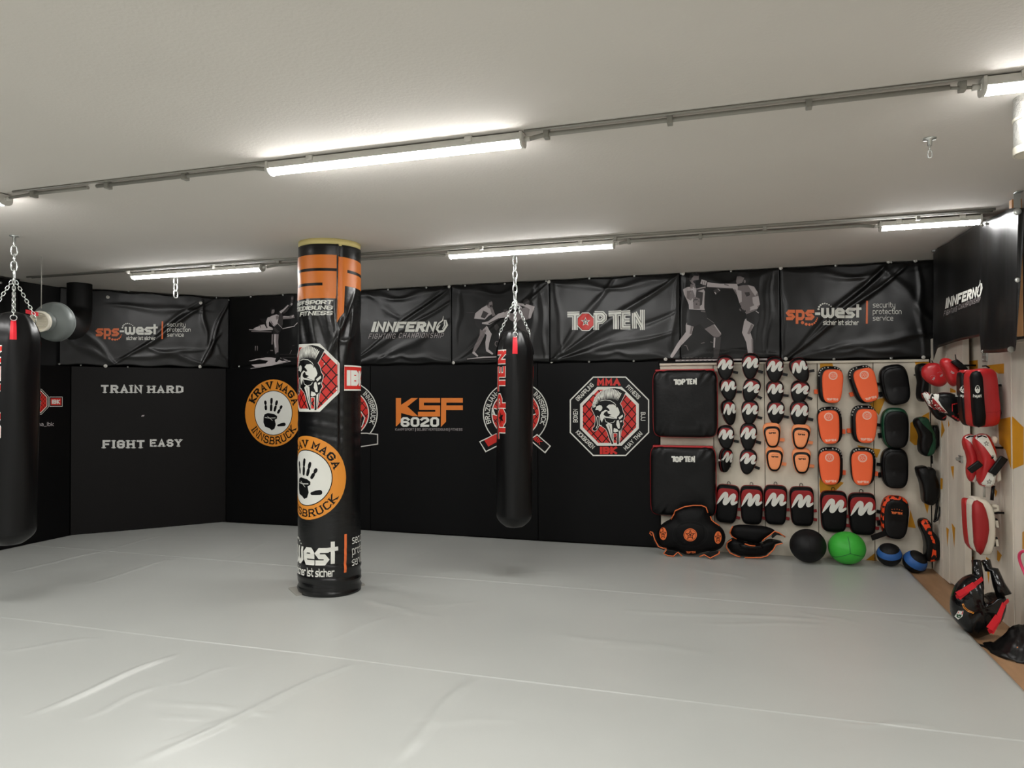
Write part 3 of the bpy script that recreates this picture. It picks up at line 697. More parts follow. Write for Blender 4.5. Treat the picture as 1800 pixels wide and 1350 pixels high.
# --- kicking fighter (drawn in the 420,500 x9 crop)
def fighter_kick(a0):
    a = Art(a0.surf, o=(420, 500), k=9); a.it, a.mats = a0.it, a0.mats; S = a.stroke
    a.poly([(160, 1210), (290, 1175), (470, 1150), (620, 1170), (780, 1210), (560, 1270), (260, 1310), (200, 1270), (430, 1250), (470, 1210), (330, 1185), (200, 1215)], M_g1, 1)
    a.poly([(600, 1165), (690, 1170), (760, 1205), (690, 1215)], M_g4, 2)
    S([(190, 1330), (520, 1280), (820, 1215), (660, 1165)], 10, M_g1, 1); S([(165, 715), (340, 728), (540, 712)], 10, M_g1, 1); S([(200, 742), (520, 750)], 12, M_g2, 1)
    a.poly([(230, 705), (330, 645), (420, 630), (540, 690), (540, 720), (300, 725)], M_g1, 2); S([(240, 690), (340, 650), (350, 690)], 8, M_g3, 3)
    S([(470, 610), (445, 570), (340, 550), (410, 610), (450, 690)], [60, 42, 24, 26, 20], M_g4, 3); S([(480, 545), (455, 600), (462, 650)], [56, 44, 36], M_g1, 4, rnd=True)
    a.poly([(470, 530), (520, 500), (600, 475), (650, 490), (650, 600), (640, 650), (560, 670), (500, 600)], M_g1, 4)
    a.poly([(500, 560), (560, 650), (520, 620)], M_g3, 5); a.poly([(590, 500), (630, 490), (640, 540), (600, 560)], M_g2, 5)
    a.disc(535, 420, 36, 50, M_g2, 4); a.poly([(500, 440), (500, 380), (530, 365), (570, 375), (570, 395), (530, 400), (515, 470), (560, 455), (570, 480), (530, 490)], M_g4, 5)
    S([(660, 620), (670, 540), (665, 450)], [90, 70, 50], M_g3, 5, rnd=True); S([(660, 445), (720, 400), (790, 330)], [40, 26, 20], M_g1, 5); S([(700, 450), (760, 410), (800, 370)], [50, 40, 10], M_g3, 4)
    S([(815, 340), (845, 290), (855, 200)], [34, 40, 44], M_g3, 5, rnd=True); S([(835, 330), (850, 300)], 26, M_g1, 6); S([(850, 240), (852, 205)], 28, M_g2, 6)
    S([(700, 530), (800, 525), (885, 505)], [44, 40, 52], M_g2, 4); S([(710, 510), (810, 515)], 16, M_g1, 5); S([(850, 520), (870, 490)], 18, M_g1, 5)
    a.poly([(560, 660), (640, 600), (700, 640), (690, 700), (640, 790), (550, 780), (550, 700)], M_g4, 5); S([(565, 670), (620, 615), (690, 690)], 6, M_g1, 6); S([(560, 690), (630, 760)], 40, M_g3, 6)
    S([(595, 785), (592, 900), (600, 1000), (606, 1100)], [80, 72, 66, 48], M_g2, 4); S([(580, 790), (575, 900), (590, 1000)], [20, 26, 20], M_g1, 5)
    S([(535, 790), (530, 950)], 20, M_g2, 4); S([(625, 1100), (628, 1170), (600, 1210)], [56, 60, 40], M_black, 6, rnd=True)
    S([(695, 702), (890, 660)], 12, M_g1, 1); S([(885, 655), (935, 605)], 10, M_g1, 1)
    S([(265, 975), (262, 1045)], 10, M_g2, 1); S([(294, 975), (296, 1045)], 10, M_g2, 1); S([(505, 1045), (545, 1045)], 14, M_g2, 1); S([(840, 1040), (812, 1100)], 7, M_g2, 1)
    S([(655, 1110), (910, 1105)], 6, M_g3, 1); S([(350, 1150), (910, 1160)], 6, M_g3, 1); S([(450, 1090), (470, 1060)], 12, M_g3, 1); S([(850, 970), (885, 965)], 14, M_g3, 1)
# --- two fighters with high kick (780,420 x4.2857 crop)
def fighter_pair(a0):
    a = Art(a0.surf, o=(780, 420), k=4.2857); a.it, a.mats = a0.it, a0.mats; S = a.stroke
    a.disc(348, 492, 22, 32, M_g2, 3); a.poly([(326, 490), (328, 465), (350, 456), (368, 470), (345, 478), (335, 505)], M_g4, 4); a.poly([(345, 505), (365, 495), (362, 520)], M_g4, 4)
    a.poly([(290, 520), (330, 498), (365, 510), (375, 560), (340, 580), (310, 610), (230, 605), (240, 560)], M_g1, 2); a.poly([(300, 540), (340, 560), (310, 600), (280, 590)], M_g3, 3); S([(360, 520), (380, 580), (365, 540)], [20, 24, 20], M_g2, 3)
    a.poly([(228, 600), (310, 608), (330, 650), (290, 690), (250, 660)], M_g4, 3)
    S([(305, 670), (345, 720), (330, 780), (328, 830)], [52, 34, 30, 20], M_g1, 2, rnd=True); S([(300, 680), (290, 730), (255, 800), (228, 850)], [50, 38, 30, 18], M_g2, 2, rnd=True); S([(325, 835), (372, 868)], [22, 12], M_g1, 2); S([(222, 852), (260, 885)], [20, 10], M_g1, 2)
    S([(290, 635), (340, 635), (420, 580), (500, 565)], [10, 26, 34, 54], M_g1, 3); S([(340, 640), (420, 600)], 10, M_g3, 4)
    a.poly([(480, 560), (540, 560), (600, 520), (660, 500), (685, 530), (650, 600), (620, 610), (560, 640), (500, 610)], M_g2, 2)
    S([(585, 520), (560, 490), (630, 505), (668, 520), (650, 590)], [14, 18, 24, 32, 20], M_g1, 3, rnd=True); a.disc(625, 478, 24, 26, M_g3, 3); S([(455, 545), (480, 540)], 22, M_g3, 3)
    S([(560, 620), (610, 680), (660, 700)], [60, 50, 30], M_g3, 3)
    a.poly([(385, 650), (405, 640), (420, 665), (400, 692), (388, 680)], M_g3, 1); a.ring(402, 790, 14, 18, 5, M_g2, 1, 20); S([(425, 800), (445, 798)], 5, M_g2, 1)
    S([(180, 905), (300, 892), (440, 888)], [4, 10, 6], M_g1, 1); S([(210, 912), (400, 905)], 5, M_g3, 1); S([(175, 555), (230, 555)], 3, M_g3, 1)
# --- punch (1180,470 x7.94 crop)
def fighter_punch(a0):
    a = Art(a0.surf, o=(1180, 470), k=7.941); a.it, a.mats = a0.it, a0.mats; S = a.stroke
    for i in range(14): S([(120+i*12, 420), (150+i*9, 560)], 3, M_g4, 1); 
    # left man
    a.poly([(258, 180), (270, 110), (330, 80), (388, 100), (385, 170), (360, 215), (330, 245), (285, 225)], M_g2, 3); a.poly([(250, 160), (262, 95), (330, 75), (395, 95), (380, 125), (320, 118), (290, 150), (270, 190)], M_g4, 4)
    a.poly([(300, 190), (350, 180), (340, 235), (310, 215)], M_g4, 4); a.poly([(270, 235), (330, 240), (345, 290), (260, 300)], M_g2, 2)
    a.poly([(165, 310), (230, 275), (300, 270), (360, 300), (450, 300), (470, 340), (462, 440), (460, 560), (470, 605), (248, 585), (245, 520), (215, 450), (180, 380)], M_g1, 2)
    a.poly([(220, 330), (300, 320), (330, 400), (270, 465), (215, 430)], M_g2, 3); a.poly([(350, 330), (445, 350), (430, 520), (370, 560), (300, 480), (340, 420)], M_g3, 3); a.poly([(300, 400), (400, 440), (400, 580), (310, 580)], M_g2, 3)
    S([(350, 320), (420, 295), (480, 280)], [40, 44, 30], M_g3, 4); S([(350, 305), (480, 275)], 12, M_g1, 5)
    a.poly([(228, 585), (478, 600), (500, 705), (605, 790), (465, 860), (400, 790), (320, 830), (218, 800)], M_g4, 3)
    S([(415, 612), (475, 622)], 14, M_g2, 4); S([(500, 708), (600, 780)], 5, M_g2, 4)
    S([(258, 810), (245, 920), (110, 1080), (10, 1240)], [110, 84, 60, 44], M_g1, 2, rnd=True); S([(290, 820), (270, 930)], 30, M_g2, 3)
    a.poly([(465, 860), (600, 792), (700, 935), (650, 990), (580, 960)], M_g2, 2); S([(600, 800), (690, 925)], 14, M_g1, 3); S([(640, 970), (635, 1120), (625, 1270)], [110, 90, 66], M_g3, 2); S([(605, 980), (598, 1120)], 22, M_g1, 3)
    # right man
    S([(500, 240), (680, 265), (860, 268), (930, 275)], [60, 66, 72, 84], M_g1, 3); S([(500, 280), (700, 292), (860, 300)], [14, 12, 14], M_g3, 4); S([(740, 240), (800, 255)], 10, M_g3, 4)
    S([(360, 215), (410, 215)], 70, M_black, 4, rnd=True); S([(415, 200), (490, 225)], [60, 64], M_g1, 5); S([(430, 195), (440, 255)], 6, M_g3, 6); S([(465, 200), (470, 255)], 6, M_g3, 6)
    S([(600, 350), (670, 310)], [60, 56], M_g3, 3); S([(605, 345), (625, 375)], 14, M_g1, 4); S([(650, 300), (680, 330)], 10, M_g1, 4)
    a.poly([(905, 200), (915, 130), (990, 110), (1040, 170), (1010, 250), (930, 268), (915, 235)], M_g2, 4); a.poly([(915, 130), (940, 85), (1030, 72), (1085, 100), (1095, 170), (1060, 250), (1000, 250), (930, 268), (920, 240), (990, 215), (1020, 150), (960, 125)], M_g4, 5)
    a.disc(1025, 200, 14, 22, M_g2, 6, 16)
    a.poly([(860, 300), (930, 250), (1070, 245), (1160, 270), (1210, 360), (1240, 520), (1190, 600), (1050, 660), (960, 520), (920, 400)], M_g2, 2)
    a.poly([(900, 310), (980, 330), (985, 480), (950, 500)], M_g1, 3); a.poly([(1070, 250), (1150, 270), (1205, 350), (1170, 400), (1120, 330)], M_g1, 3); a.poly([(1020, 350), (1090, 345), (1100, 390), (1050, 410)], M_g3, 3)
    a.poly([(1130, 420), (1215, 400), (1235, 520), (1180, 560), (1140, 500)], M_g1, 4); S([(1200, 545), (1090, 585)], [60, 44], M_g1, 5); S([(1080, 580), (1010, 545), (970, 590)], [50, 44, 40], M_g2, 6, rnd=True); S([(960, 560), (1000, 620), (1040, 610)], 24, M_g4, 7)
    a.poly([(1040, 660), (1180, 600), (1235, 600), (1230, 740), (1180, 820), (1100, 770), (1050, 740)], M_g4, 4); S([(1180, 610), (1220, 640)], 12, M_g1, 5)
    S([(1090, 770), (1045, 910), (1095, 1040), (1105, 1200)], [150, 110, 96, 70], M_g1, 2, rnd=True); S([(1130, 800), (1075, 930)], 34, M_g2, 3); S([(1130, 1000), (1135, 1190)], 22, M_g2, 3)
    # ring floor
    a.poly([(60, 1290), (1340, 1270), (1340, 1296), (60, 1312)], M_g1, 1)
    for i in range(9): S([(90+i*60, 1262), (130+i*60, 1262)], 12, M_g3, 1); a.poly([(100+i*62, 1296), (150+i*62, 1292), (140+i*62, 1304)], M_g3, 2)
    for x0, y0, x1, y1 in ((415, 1062, 465, 1050), (545, 1040, 580, 1050), (180, 1085, 215, 1095), (215, 1095, 238, 1160)): S([(x0, y0), (x1, y1)], 8, M_g2, 1)
    for i in range(12): a.disc(380+i*38, 1178, 4, 4, M_g3, 1, 8)

diag = [((0, .02), (1, .97), .020, .035), ((0, .02), (.93, .97), -.012, .03), ((0, .02), (1, .80), .014, .03), ((.05, .95), (.04, .05), .012, .03), ((.25, .05), (1, .9), .010, .04), ((.93, .1), (.97, .9), .012, .025)]
sag = [((.02, .97), (.5, .86), .012, .05), ((.98, .97), (.5, .86), .012, .05), ((.02, .03), (.5, .1), .010, .04), ((.98, .03), (.55, .10), .012, .04)]
back_banner('black wall banner printed with a fighter kicking high, left of the pillar', 403, 612, 521, 510, 644, 641, folds=[((.9, .1), (.6, .9), .005, .05)], seed=2,
    prints=[('fighter_print', fighter_kick, 'greyscale print of a kicking fighter')], pins=[(440.5, 521.5, .014), (497.5, 518.3, .014), (420, 644, .012)])
back_banner('black glossy back wall banner with slanted white lettering and a flame, right of the pillar', 613, 793, 512, 501.5, 641, 639, folds=diag[:4]+[((.3, .05), (1, .55), .012, .05), ((.2, .95), (.5, .6), .008, .05)]+sag, seed=3,
    prints=[('lettering', lambda a: champ_logo(sub(a, lambda x, y: (380+x/4.2857, 400+y/4.2857))), 'white slanted lettering with a flame')], pins=[(682.5, 509, .014), (749.5, 505.5, .014), (790, 504, .019), (797.5, 637.5, .019)])
back_banner('black wall banner printed with two kicking fighters, behind the hanging bag', 794, 966, 501.5, 491, 639, 637, folds=[((.03, .03), (.98, .95), .018, .035), ((.03, .03), (.9, .98), -.010, .03), ((.85, .9), (.8, .1), .012, .04), ((.92, .9), (.95, .1), .014, .03), ((.1, .9), (.05, .3), .010, .03)]+sag, seed=4,
    prints=[('fighter_print', fighter_pair, 'greyscale print of two fighters')], pins=[(817.5, 502, .013), (887.5, 498.6, .013), (965, 495.7, .019), (960, 494, .013), (969.5, 635.5, .019)])
back_banner('black glossy wall banner with white block lettering and red octagon, between two fighter prints', 967, 1196, 491, 480.5, 637, 632, folds=[((.02, .03), (.5, .97), .016, .05), ((.02, .03), (.98, .97), .020, .04), ((.02, .03), (.95, .55), -.010, .04), ((.02, .03), (.9, .30), .014, .04), ((.93, .1), (.99, .95), .016, .03), ((.05, .95), (.1, .1), .010, .03)]+sag, seed=5,
    prints=[('lettering', lambda a: topten(sub(a, lambda x, y: (780+x/4.2857, 420+y/4.2857)), 932, 528, 585, 158), 'white block lettering with a red octagon')], pins=[(1036, 489.5, .013), (1115, 485, .013), (1170, 631.5, .019), (1035.5, 636, .012), (1114, 634.5, .012)])
back_banner('black wall banner printed with one fighter punching another', 1197, 1372, 480.5, 471.5, 632, 631.5, folds=[((-.02, .02), (.05, .97), .020, .04), ((-.03, .02), (.12, .9), -.01, .03), ((.92, .9), (.86, .1), .014, .035), ((.8, .9), (.78, .2), .008, .04)]+sag, seed=6,
    prints=[('fighter_print', fighter_punch, 'greyscale print of a punch')], pins=[(1200.8, 481, .019), (1197, 480.8, .012), (1285, 476.3, .013)])
back_banner('black glossy back wall banner with orange and white lettering, above the kick shields', 1373, 1644, 471.5, 457, 631.5, 632, folds=[((.03, .02), (.70, .99), .024, .035), ((.03, .02), (.75, .99), -.012, .03), ((.03, .02), (.82, .95), .020, .03), ((.0, .98), (.02, .1), .014, .03), ((.68, .97), (.97, .4), .012, .05), ((.9, .97), (.93, .05), .012, .03), ((.3, .1), (.95, .25), .014, .05)]+sag, seed=7,
    prints=[('lettering', lambda a: security_logo(sub(a, lambda x, y: (1360+x/6.923, 500+y/6.923))), 'orange and white lettering with dotted arcs')],
    pins=[(1372.3, 471.3, .019), (1469, 466.8, .014), (1561.5, 460, .020), (1567, 461, .012), (1609, 458, .018), (1381, 631, .019), (1466, 631, .013), (1566.5, 629.7, .014), (1623, 628, .018)])
# corner banner in front of the corner panel
cs = Flat(tuple(CB+cn*.03), tuple(cu), tuple(cn)); l = cs.px(104, 644); r = cs.px(403, 645); tl = cs.px(158, 505); z0 = (l[1]+r[1])/2
banner('black wrinkled banner with orange and white lettering hung across the corner above the stencilled panel', tuple(CB+cn*.035+cu*l[0]+Vector((0, 0, z0))), tuple(cu), tuple(cn), r[0]-l[0], CEIL-.008-z0,
    folds=[((.31, .03), (.84, .88), .024, .035), ((.31, .03), (.80, .92), -.012, .03), ((.31, .03), (.03, .35), .016, .04), ((.31, .03), (.07, .6), .014, .04), ((.83, .04), (.98, .9), .028, .025), ((.83, .04), (.94, .5), .022, .02), ((.82, .9), (.86, .3), .02, .03), ((.98, .05), (.9, .35), .014, .03), ((.31, .8), (.84, .78), .012, .05), ((.35, .1), (.8, .25), .012, .04), ((.5, .25), (.85, .05), .014, .04)], seed=9, sag=.02,
    prints=[('lettering', lambda a: security_logo(sub(a, lambda x, y: (168.5+(x-150)/8.43, 565+(y-200)/9.0))), 'orange and white lettering with dotted arcs')],
    pins=[(189.5, 522.3, .021), (352.7, 532.6, .021), (185.5, 643.3, .021), (351.5, 644.4, .021), (226, 512, .010), (306.5, 518.5, .010), (380.5, 523.5, .010), (403, 527.5, .014), (142, 642, .010), (224.5, 645, .010), (104, 640, .014)])
# left wall banner (plain black)
banner('plain black banner on the left wall behind the fan and bag', (-7.62, 5.95, 2.02), (0, -1, 0), (1, 0, 0), 2.6, CEIL-.01-2.02, folds=[((.1, .95), (.05, .1), .01, .05)], seed=11, pins=[(1.5, 497, .014), (70, 496.5, .010)])

# right wall banner: runs along the wall, then swings out to a timber post
def right_banner():
    root = empty('wall_banner', (1.72, 6.3, 2.1), label='black banner with slanted white lettering running along the right wall to a timber post', cat='banner', group='black vinyl banners along the top of the walls')
    X = 1.72
    cols = []   # (point top, point bottom)
    for px, t, b in ((1641, 446, 633), (1650, 436, 612), (1660, 430, 607), (1675, 420.5, 602), (1690, 411.5, 598), (1705, 402, 594.5), (1716, 395.5, 592.5), (1724, 391.5, 591)):
        cols.append((P(px, t, x=X), P(px, b, x=X)))
    A = cols[-1]; n1 = len(cols)
    Yf = cols[-1][0].y-.02
    cols.append((P(1726, 391, y=Yf-.05), P(1726.5, 620, y=Yf-.05)))
    for i, (px, t, b) in enumerate(((1740, 384, 620.5), (1755, 377, 620), (1768, 370, 619), (1776, 366.5, 618), (1781, 365.5, 617.5))):
        y = Yf-.10-.12*(i+1); cols.append((P(px, t, y=y), P(px, b, y=y)))
    yl = Yf-.9
    cols.append((P(1790, 365.5, y=yl), P(1784, 612, y=yl))); cols.append((P(1803, 366, y=yl-.02), P(1786, 606, y=yl-.02)))
    bm = bmesh.new(); NV = 34; vs = []
    # refine columns
    rc = []
    for (a, b), (c, d) in zip(cols, cols[1:]):
        k = max(2, int((a-c).length/.03))
        for q in range(k): rc.append((a.lerp(c, q/k), b.lerp(d, q/k)))
    rc.append(cols[-1]); n = len(rc)
    for i, (t, b) in enumerate(rc):
        col = []
        for j in range(NV+1):
            p = b.lerp(t, j/NV); tn = (rc[min(i+1, n-1)][0]-rc[max(i-1, 0)][0]); tn.z = 0; nn = Vector((tn.y, -tn.x, 0)).normalized()
            if nn.x > 0 and abs(nn.x) > .5 or nn.dot(-p) < 0: nn = -nn
            d = .010*noise.noise(Vector((i*.07, j*.05, 3)))+.005*math.sin(i*.35)+.012*math.exp(-((i-n*.62-j*.15)/2.2)**2)
            col.append(bm.verts.new(p+nn*d))
        vs.append(col)
    for i in range(n-1):
        for j in range(NV): bm.faces.new((vs[i][j], vs[i+1][j], vs[i+1][j+1], vs[i][j+1]))
    o = obj('banner_sheet', bm, M_ban, smooth=True); so = o.modifiers.new('t', 'SOLIDIFY'); so.thickness = .002; so.offset = 0; adopt(o, root)
    s = Flat((X-.022, 0, 0), (0, -1, 0), (-1, 0, 0)); a = Art(s)
    q = sub(a, lambda x, y: (1659+(x-1148)*.1135, 532+(y-736)*.235-(x-1148)*.043))
    champ_logo(q); a.build('lettering', parent=o, off=.0, step=.0005, label='white slanted lettering')
    for px, py, r in ((1788, 372, .022), (1788.5, 492, .016)):
        p = P(px, py, y=yl-.03); bm = bmesh.new(); lathe(bm, [(r, 0), (r, -.004), (r*.8, -.007), (r*.3, -.007)], 16, axis='y'); bm.transform(Matrix.Translation(p)); adopt(obj('grommet', bm, M_chrome), root)
    for px, py, y, r in ((1777, 614.5, Yf-.66, .02), (1728, 618, Yf-.09, .012), (1726.5, 396, Yf-.09, .01), (1734, 393, Yf-.14, .01)):
        p = P(px, py, y=y-.02); bm = bmesh.new(); lathe(bm, [(r, 0), (r, -.004), (r*.8, -.007), (r*.3, -.007)], 16, axis='y'); bm.transform(Matrix.Translation(p)); adopt(obj('grommet', bm, M_conduit), root)
    # posts
    p = P(1788, 365, y=yl+.06); p = P(1787.5, 365, y=Yf-.60); po = empty('timber_post', (p.x, p.y, 2.03), label='raw timber post with a steel bracket holding the right end of the banner', cat='post')
    adopt(box('post', (p.x-.028, p.y-.0, 2.04), (p.x+.028, p.y+.05, 2.94), M_timber), po)
    bm = bmesh.new(); bbox(bm, (p.x-.02, p.y-.008, 2.87), (p.x+.02, p.y-.001, CEIL-.001)); bbox(bm, (p.x-.02, p.y-.06, CEIL-.006), (p.x+.02, p.y-.001, CEIL-.001))
    adopt(obj('bracket', bm, M_chrome, bevel=.001), po)
    p = P(1652, 428, x=1.765); po = empty('timber_post', (1.765, p.y, 2.9), label='short timber block with a steel bracket at the back corner of the ceiling', cat='post')
    adopt(box('post', (1.745, p.y-.03, 2.86), (1.79, p.y+.02, 2.955), M_timber), po)
    bm = bmesh.new(); bbox(bm, (1.70, p.y-.025, 2.958), (1.79, p.y+.015, 2.975)); adopt(obj('bracket', bm, M_chrome, bevel=.001), po)
right_banner()

# ================================================================== lamps, conduits and ceiling hardware
def batten(label, x0, x1, y, group='ceiling batten lamps'):
    L = x1-x0; r = empty('batten_lamp', ((x0+x1)/2, y, CEIL), label=label, cat='lamp', group=group); h = L/2
    bm = bmesh.new(); pr = [(-.040, 0), (.040, 0), (.042, -.038), (-.042, -.038)]
    prism(bm, ([(-h+.012, a, b-.008) for a, b in pr], [(h-.012, a, b-.008) for a, b in pr])); adopt_local(obj('housing', bm, M_plastic, bevel=.003), r)
    bm = bmesh.new(); pr = [(.038*math.cos(PI+PI*k/12), .030*math.sin(PI+PI*k/12)-.043) for k in range(13)]
    prism(bm, ([(-h+.012, a, b) for a, b in pr], [(h-.012, a, b) for a, b in pr])); adopt_local(obj('diffuser', bm, M_lamp), r)
    for s in (-1, 1):
        bm = bmesh.new(); pr = [(-.046, -.006), (.046, -.006), (.046, -.046)]+[(.046*math.cos(-PI*k/10), -.046-.032*math.sin(PI*k/10)) for k in range(1, 10)]+[(-.046, -.046)]
        prism(bm, ([(s*(h-.014), a, b) for a, b in pr], [(s*h, a, b) for a, b in pr])); adopt_local(obj('end_cap', bm, M_plastic, bevel=.002), r)
        bm = bmesh.new(); tube(bm, [(s*h, 0, -.035), (s*(h+.03), 0, -.035), (s*(h+.032), 0, -.035)], [.014, .014, .008]); adopt_local(obj('cable_gland', bm, M_plastic), r)
        bm = bmesh.new(); bbox(bm, (s*h*.62-.02, -.050, -.03), (s*h*.62+.02, .050, 0)); adopt_local(obj('mounting_clip', bm, M_plastic, bevel=.003), r)
    return r
def adopt_local(o, par): o.parent = par; return o
T1Y, T2Y = 3.42, 6.04
xl1 = -4.50
batten('long white batten lamp in the middle of the near row, brightest in view', -2.502, -1.01, T1Y)
batten('white batten lamp cut off by the left picture edge', xl1-1.49, xl1, T1Y); batten('white batten lamp in the near row at the upper right', .973, 1.79-.01, T1Y)
batten('white batten lamp over the hanging bag right of the pillar', -2.50, -.99, T2Y); batten('white batten lamp in the far row left of the pillar', -6.12, -4.50, T2Y); batten('white batten lamp at the far right beside the side wall banner', 1.035, 1.79-.08, T2Y)
def conduit(label, runs, cats='conduit', grp='grey ceiling conduits'):
    r = empty('ceiling_conduit', (runs[0][0][0][0], runs[0][0][0][1], CEIL), label=label, cat=cats, group=grp); bm = bmesh.new()
    for pts, rad in runs: tube(bm, [(x, y, CEIL-z) for x, y, z in pts], rad, n=8)
    adopt(obj('pipe', bm, M_conduit), r)
    return r
def clip(r, x, y, w_=.022, h=.045):
    adopt(box('conduit_clip', (x-.013, y-w_, CEIL-h), (x+.013, y+w_, CEIL), M_conduit, bevel=.003), r)
def clips(r, pxs, y):
    for px, py in pxs: clip(r, P(px, py, z=CEIL-.02).x, y)
c = conduit('grey conduit between the left and middle lamps of the near row', [([(xl1+.03, T1Y, .03), (xl1+.25, T1Y, .02), (-3.85, T1Y, .02)], .010), ([(xl1+.2, T1Y, .02), (-3.82, T1Y, .022)], .012), ([(-3.75, T1Y, .02), (-2.60, T1Y, .022), (-2.53, T1Y, .035)], .012), ([(xl1+.1, T1Y-.035, .007), (-2.5, T1Y-.035, .007)], .006)])
clips(c, [(59, 340), (187, 324), (325, 309)], T1Y)
c = conduit('grey conduit between the middle and right lamps of the near row', [([(-.98, T1Y, .035), (-.9, T1Y, .022), (.0, T1Y, .022), (.86, T1Y, .022)], .012), ([(.86, T1Y, .025), (.95, T1Y, .035)], .007), ([(-1.0, T1Y-.035, .007), (.97, T1Y-.035, .007)], .006)])
clips(c, [(963, 238), (1178, 212), (1422, 181), (1693, 148)], T1Y)
c = conduit('thin twin cable run along the far row of lamps', [([(-7.4, 5.86, .008), (1.75, 5.86, .008)], .009), ([(-7.4, 5.92, .007), (1.75, 5.92, .007)], .007)], cats='cable')
clips(c, [(206, 474), (357, 463), (480, 456), (840, 431), (1080, 416), (1345, 396), (1620, 375)], 5.88)
c = conduit('grey conduit from the far left lamp past the pillar to the next lamp', [([(-4.45, T2Y, .035), (-4.3, T2Y, .022), (-2.7, T2Y, .022), (-2.54, T2Y, .035)], .013)])
c = conduit('grey conduit between the two right lamps of the far row', [([(-.95, T2Y, .035), (-.85, T2Y, .022), (.9, T2Y, .022), (1.0, T2Y, .035)], .013), ([(-.8, T2Y+.02, .018), (.9, T2Y+.02, .018)], .009)])
clips(c, [(1103, 420), (1230, 410)], T2Y)
for px, py, lab in ((1165, 421, 'small ceiling screw plate right of the bag lamp'), (1384, 404, 'small ceiling screw plate toward the right lamp')):
    p = P(px, py, z=CEIL); box('screw_plate', (p.x-.025, p.y-.012, CEIL-.008), (p.x+.025, p.y+.012, CEIL), M_conduit, label=lab, cat='plate')

# hooks
def eye_hook(label, px, py, links, L, W, r, cat='hook', swivel=True):
    p = P(px, py, z=CEIL); e = empty('ceiling_hook', (p.x, p.y, CEIL), label=label, cat=cat)
    bm = bmesh.new(); lathe(bm, [(.032, CEIL), (.032, CEIL-.006), (.012, CEIL-.010), (.010, CEIL-.04)], 16); bm.transform(Matrix.Translation((p.x, p.y, 0))); adopt(obj('plate', bm, M_chrome), e)
    bm = bmesh.new(); z = CEIL-.03
    for i in range(links):
        s, t = (Vector((1, 0, 0)), 0) if i % 2 else (Vector((.3, 1, 0)).normalized(), 0)
        tube(bm, link_loop(Vector((p.x, p.y, z-L/2)), Vector((0, 0, 1)), s, L, W), r, True, 8); z -= L*.80
    adopt(obj('chain', bm, M_chrome), e); return e
eye_hook('small steel swivel hook in the bare ceiling at the upper right', 1634, 243, 2, .040, .02, .003)
eye_hook('short steel chain of big links hanging under the far left lamp', 309, 483, 3, .085, .045, .007, cat='chain')
# foil wrapped pipe end
p = P(1838, 150, z=CEIL); p.y += .12; e = empty('ceiling_pipe', (p.x, p.y, CEIL), label='white foil-wrapped pipe end hanging at the upper right edge', cat='pipe')
bm = bmesh.new(); lathe(bm, [(.080, CEIL), (.080, CEIL-.25), (.076, CEIL-.255), (.07, CEIL-.24)], 32); bm.transform(Matrix.Translation((p.x, p.y, 0))); adopt(obj('pipe', bm, M_foil), e)
bm = bmesh.new(); lathe(bm, [(.082, CEIL-.09), (.084, CEIL-.095), (.084, CEIL-.10), (.082, CEIL-.105)], 32); bm.transform(Matrix.Translation((p.x, p.y, 0))); adopt(obj('band', bm, M_cream), e)
bm = bmesh.new(); lathe(bm, [(.0825, CEIL-.22), (.083, CEIL-.225), (.083, CEIL-.252), (.0825, CEIL-.254)], 32); bm.transform(Matrix.Translation((p.x, p.y, 0))); adopt(obj('band', bm, M_cream), e)

# ================================================================== fan and duct (upper left)
fx = P(92, 565, x=-7.05); F0 = Vector((fx.x, fx.y, fx.z))
e = e_fan = empty('duct_fan', tuple(F0), label='grey round inline duct fan with a slatted intake grille in the left corner', cat='fan')
B0 = Vector(P(107, 567, x=-7.22)); 
depth = (F0).length
def along(px, py, d):
    v = ray(px, py).normalized(); return Vector((0, 0, EYE))+v*d
g0 = along(70, 565, 8.02); ax = (along(106.5, 566, 8.30)-g0).normalized()
Rm = ax.to_track_quat('Z', 'Y').to_matrix().to_4x4(); Rm.translation = g0
bm = bmesh.new(); lathe(bm, [(.085, .02), (.085, .08), (.093, .09), (.093, .105), (.085, .11), (.088, .12), (.165, .15), (.185, .20), (.185, .23), (.191, .235), (.191, .245), (.185, .25), (.17, .29), (.10, .33)], 48); bm.transform(Rm); adopt(obj('fan_body', bm, M_grey), e)
bm = bmesh.new(); lathe(bm, [(.082, .03), (.096, .03), (.099, .0), (.096, -.012), (.080, -.012), (.078, .015)], 40); bm.transform(Rm); adopt(obj('grille_ring', bm, M_cream), e)
bm = bmesh.new()
Rg = Rm.to_3x3(); zl = (Vector((0, 0, 1))-ax*ax.z).normalized(); xl = ax.cross(zl)
for i in range(-6, 7):
    h = i*.0118; wv = math.sqrt(max(.080**2-h*h, 0))
    A = g0+zl*h; q = [A-xl*wv+zl*.004, A+xl*wv+zl*.004, A+xl*wv-zl*.0+ax*.01, A-xl*wv-zl*.0+ax*.01]
    prism(bm, (q, [t+ax*.003 for t in q]))
adopt(obj('grille_slats', bm, M_cream), e)
bm = bmesh.new(); lathe(bm, [(.08, .031), (.08, .034)], 32); bm.transform(Rm); adopt(obj('dark_core', bm, M_black), e)
bm = bmesh.new(); q = g0+Vector((0, 0, .12))+ax*.02; tube(bm, [q, Vector((q.x, q.y, CEIL))], .004); adopt(obj('hanging_rod', bm, M_conduit), e)
dd = empty('air_duct', (-7.0, 7.2, CEIL), label='thick black fabric duct bending from the fan up to the ceiling', cat='duct')
c0 = g0+ax*.335; top = P(140, 499, z=CEIL); pts = [c0]
cor = Vector((top.x, top.y, c0.z+.0)); 
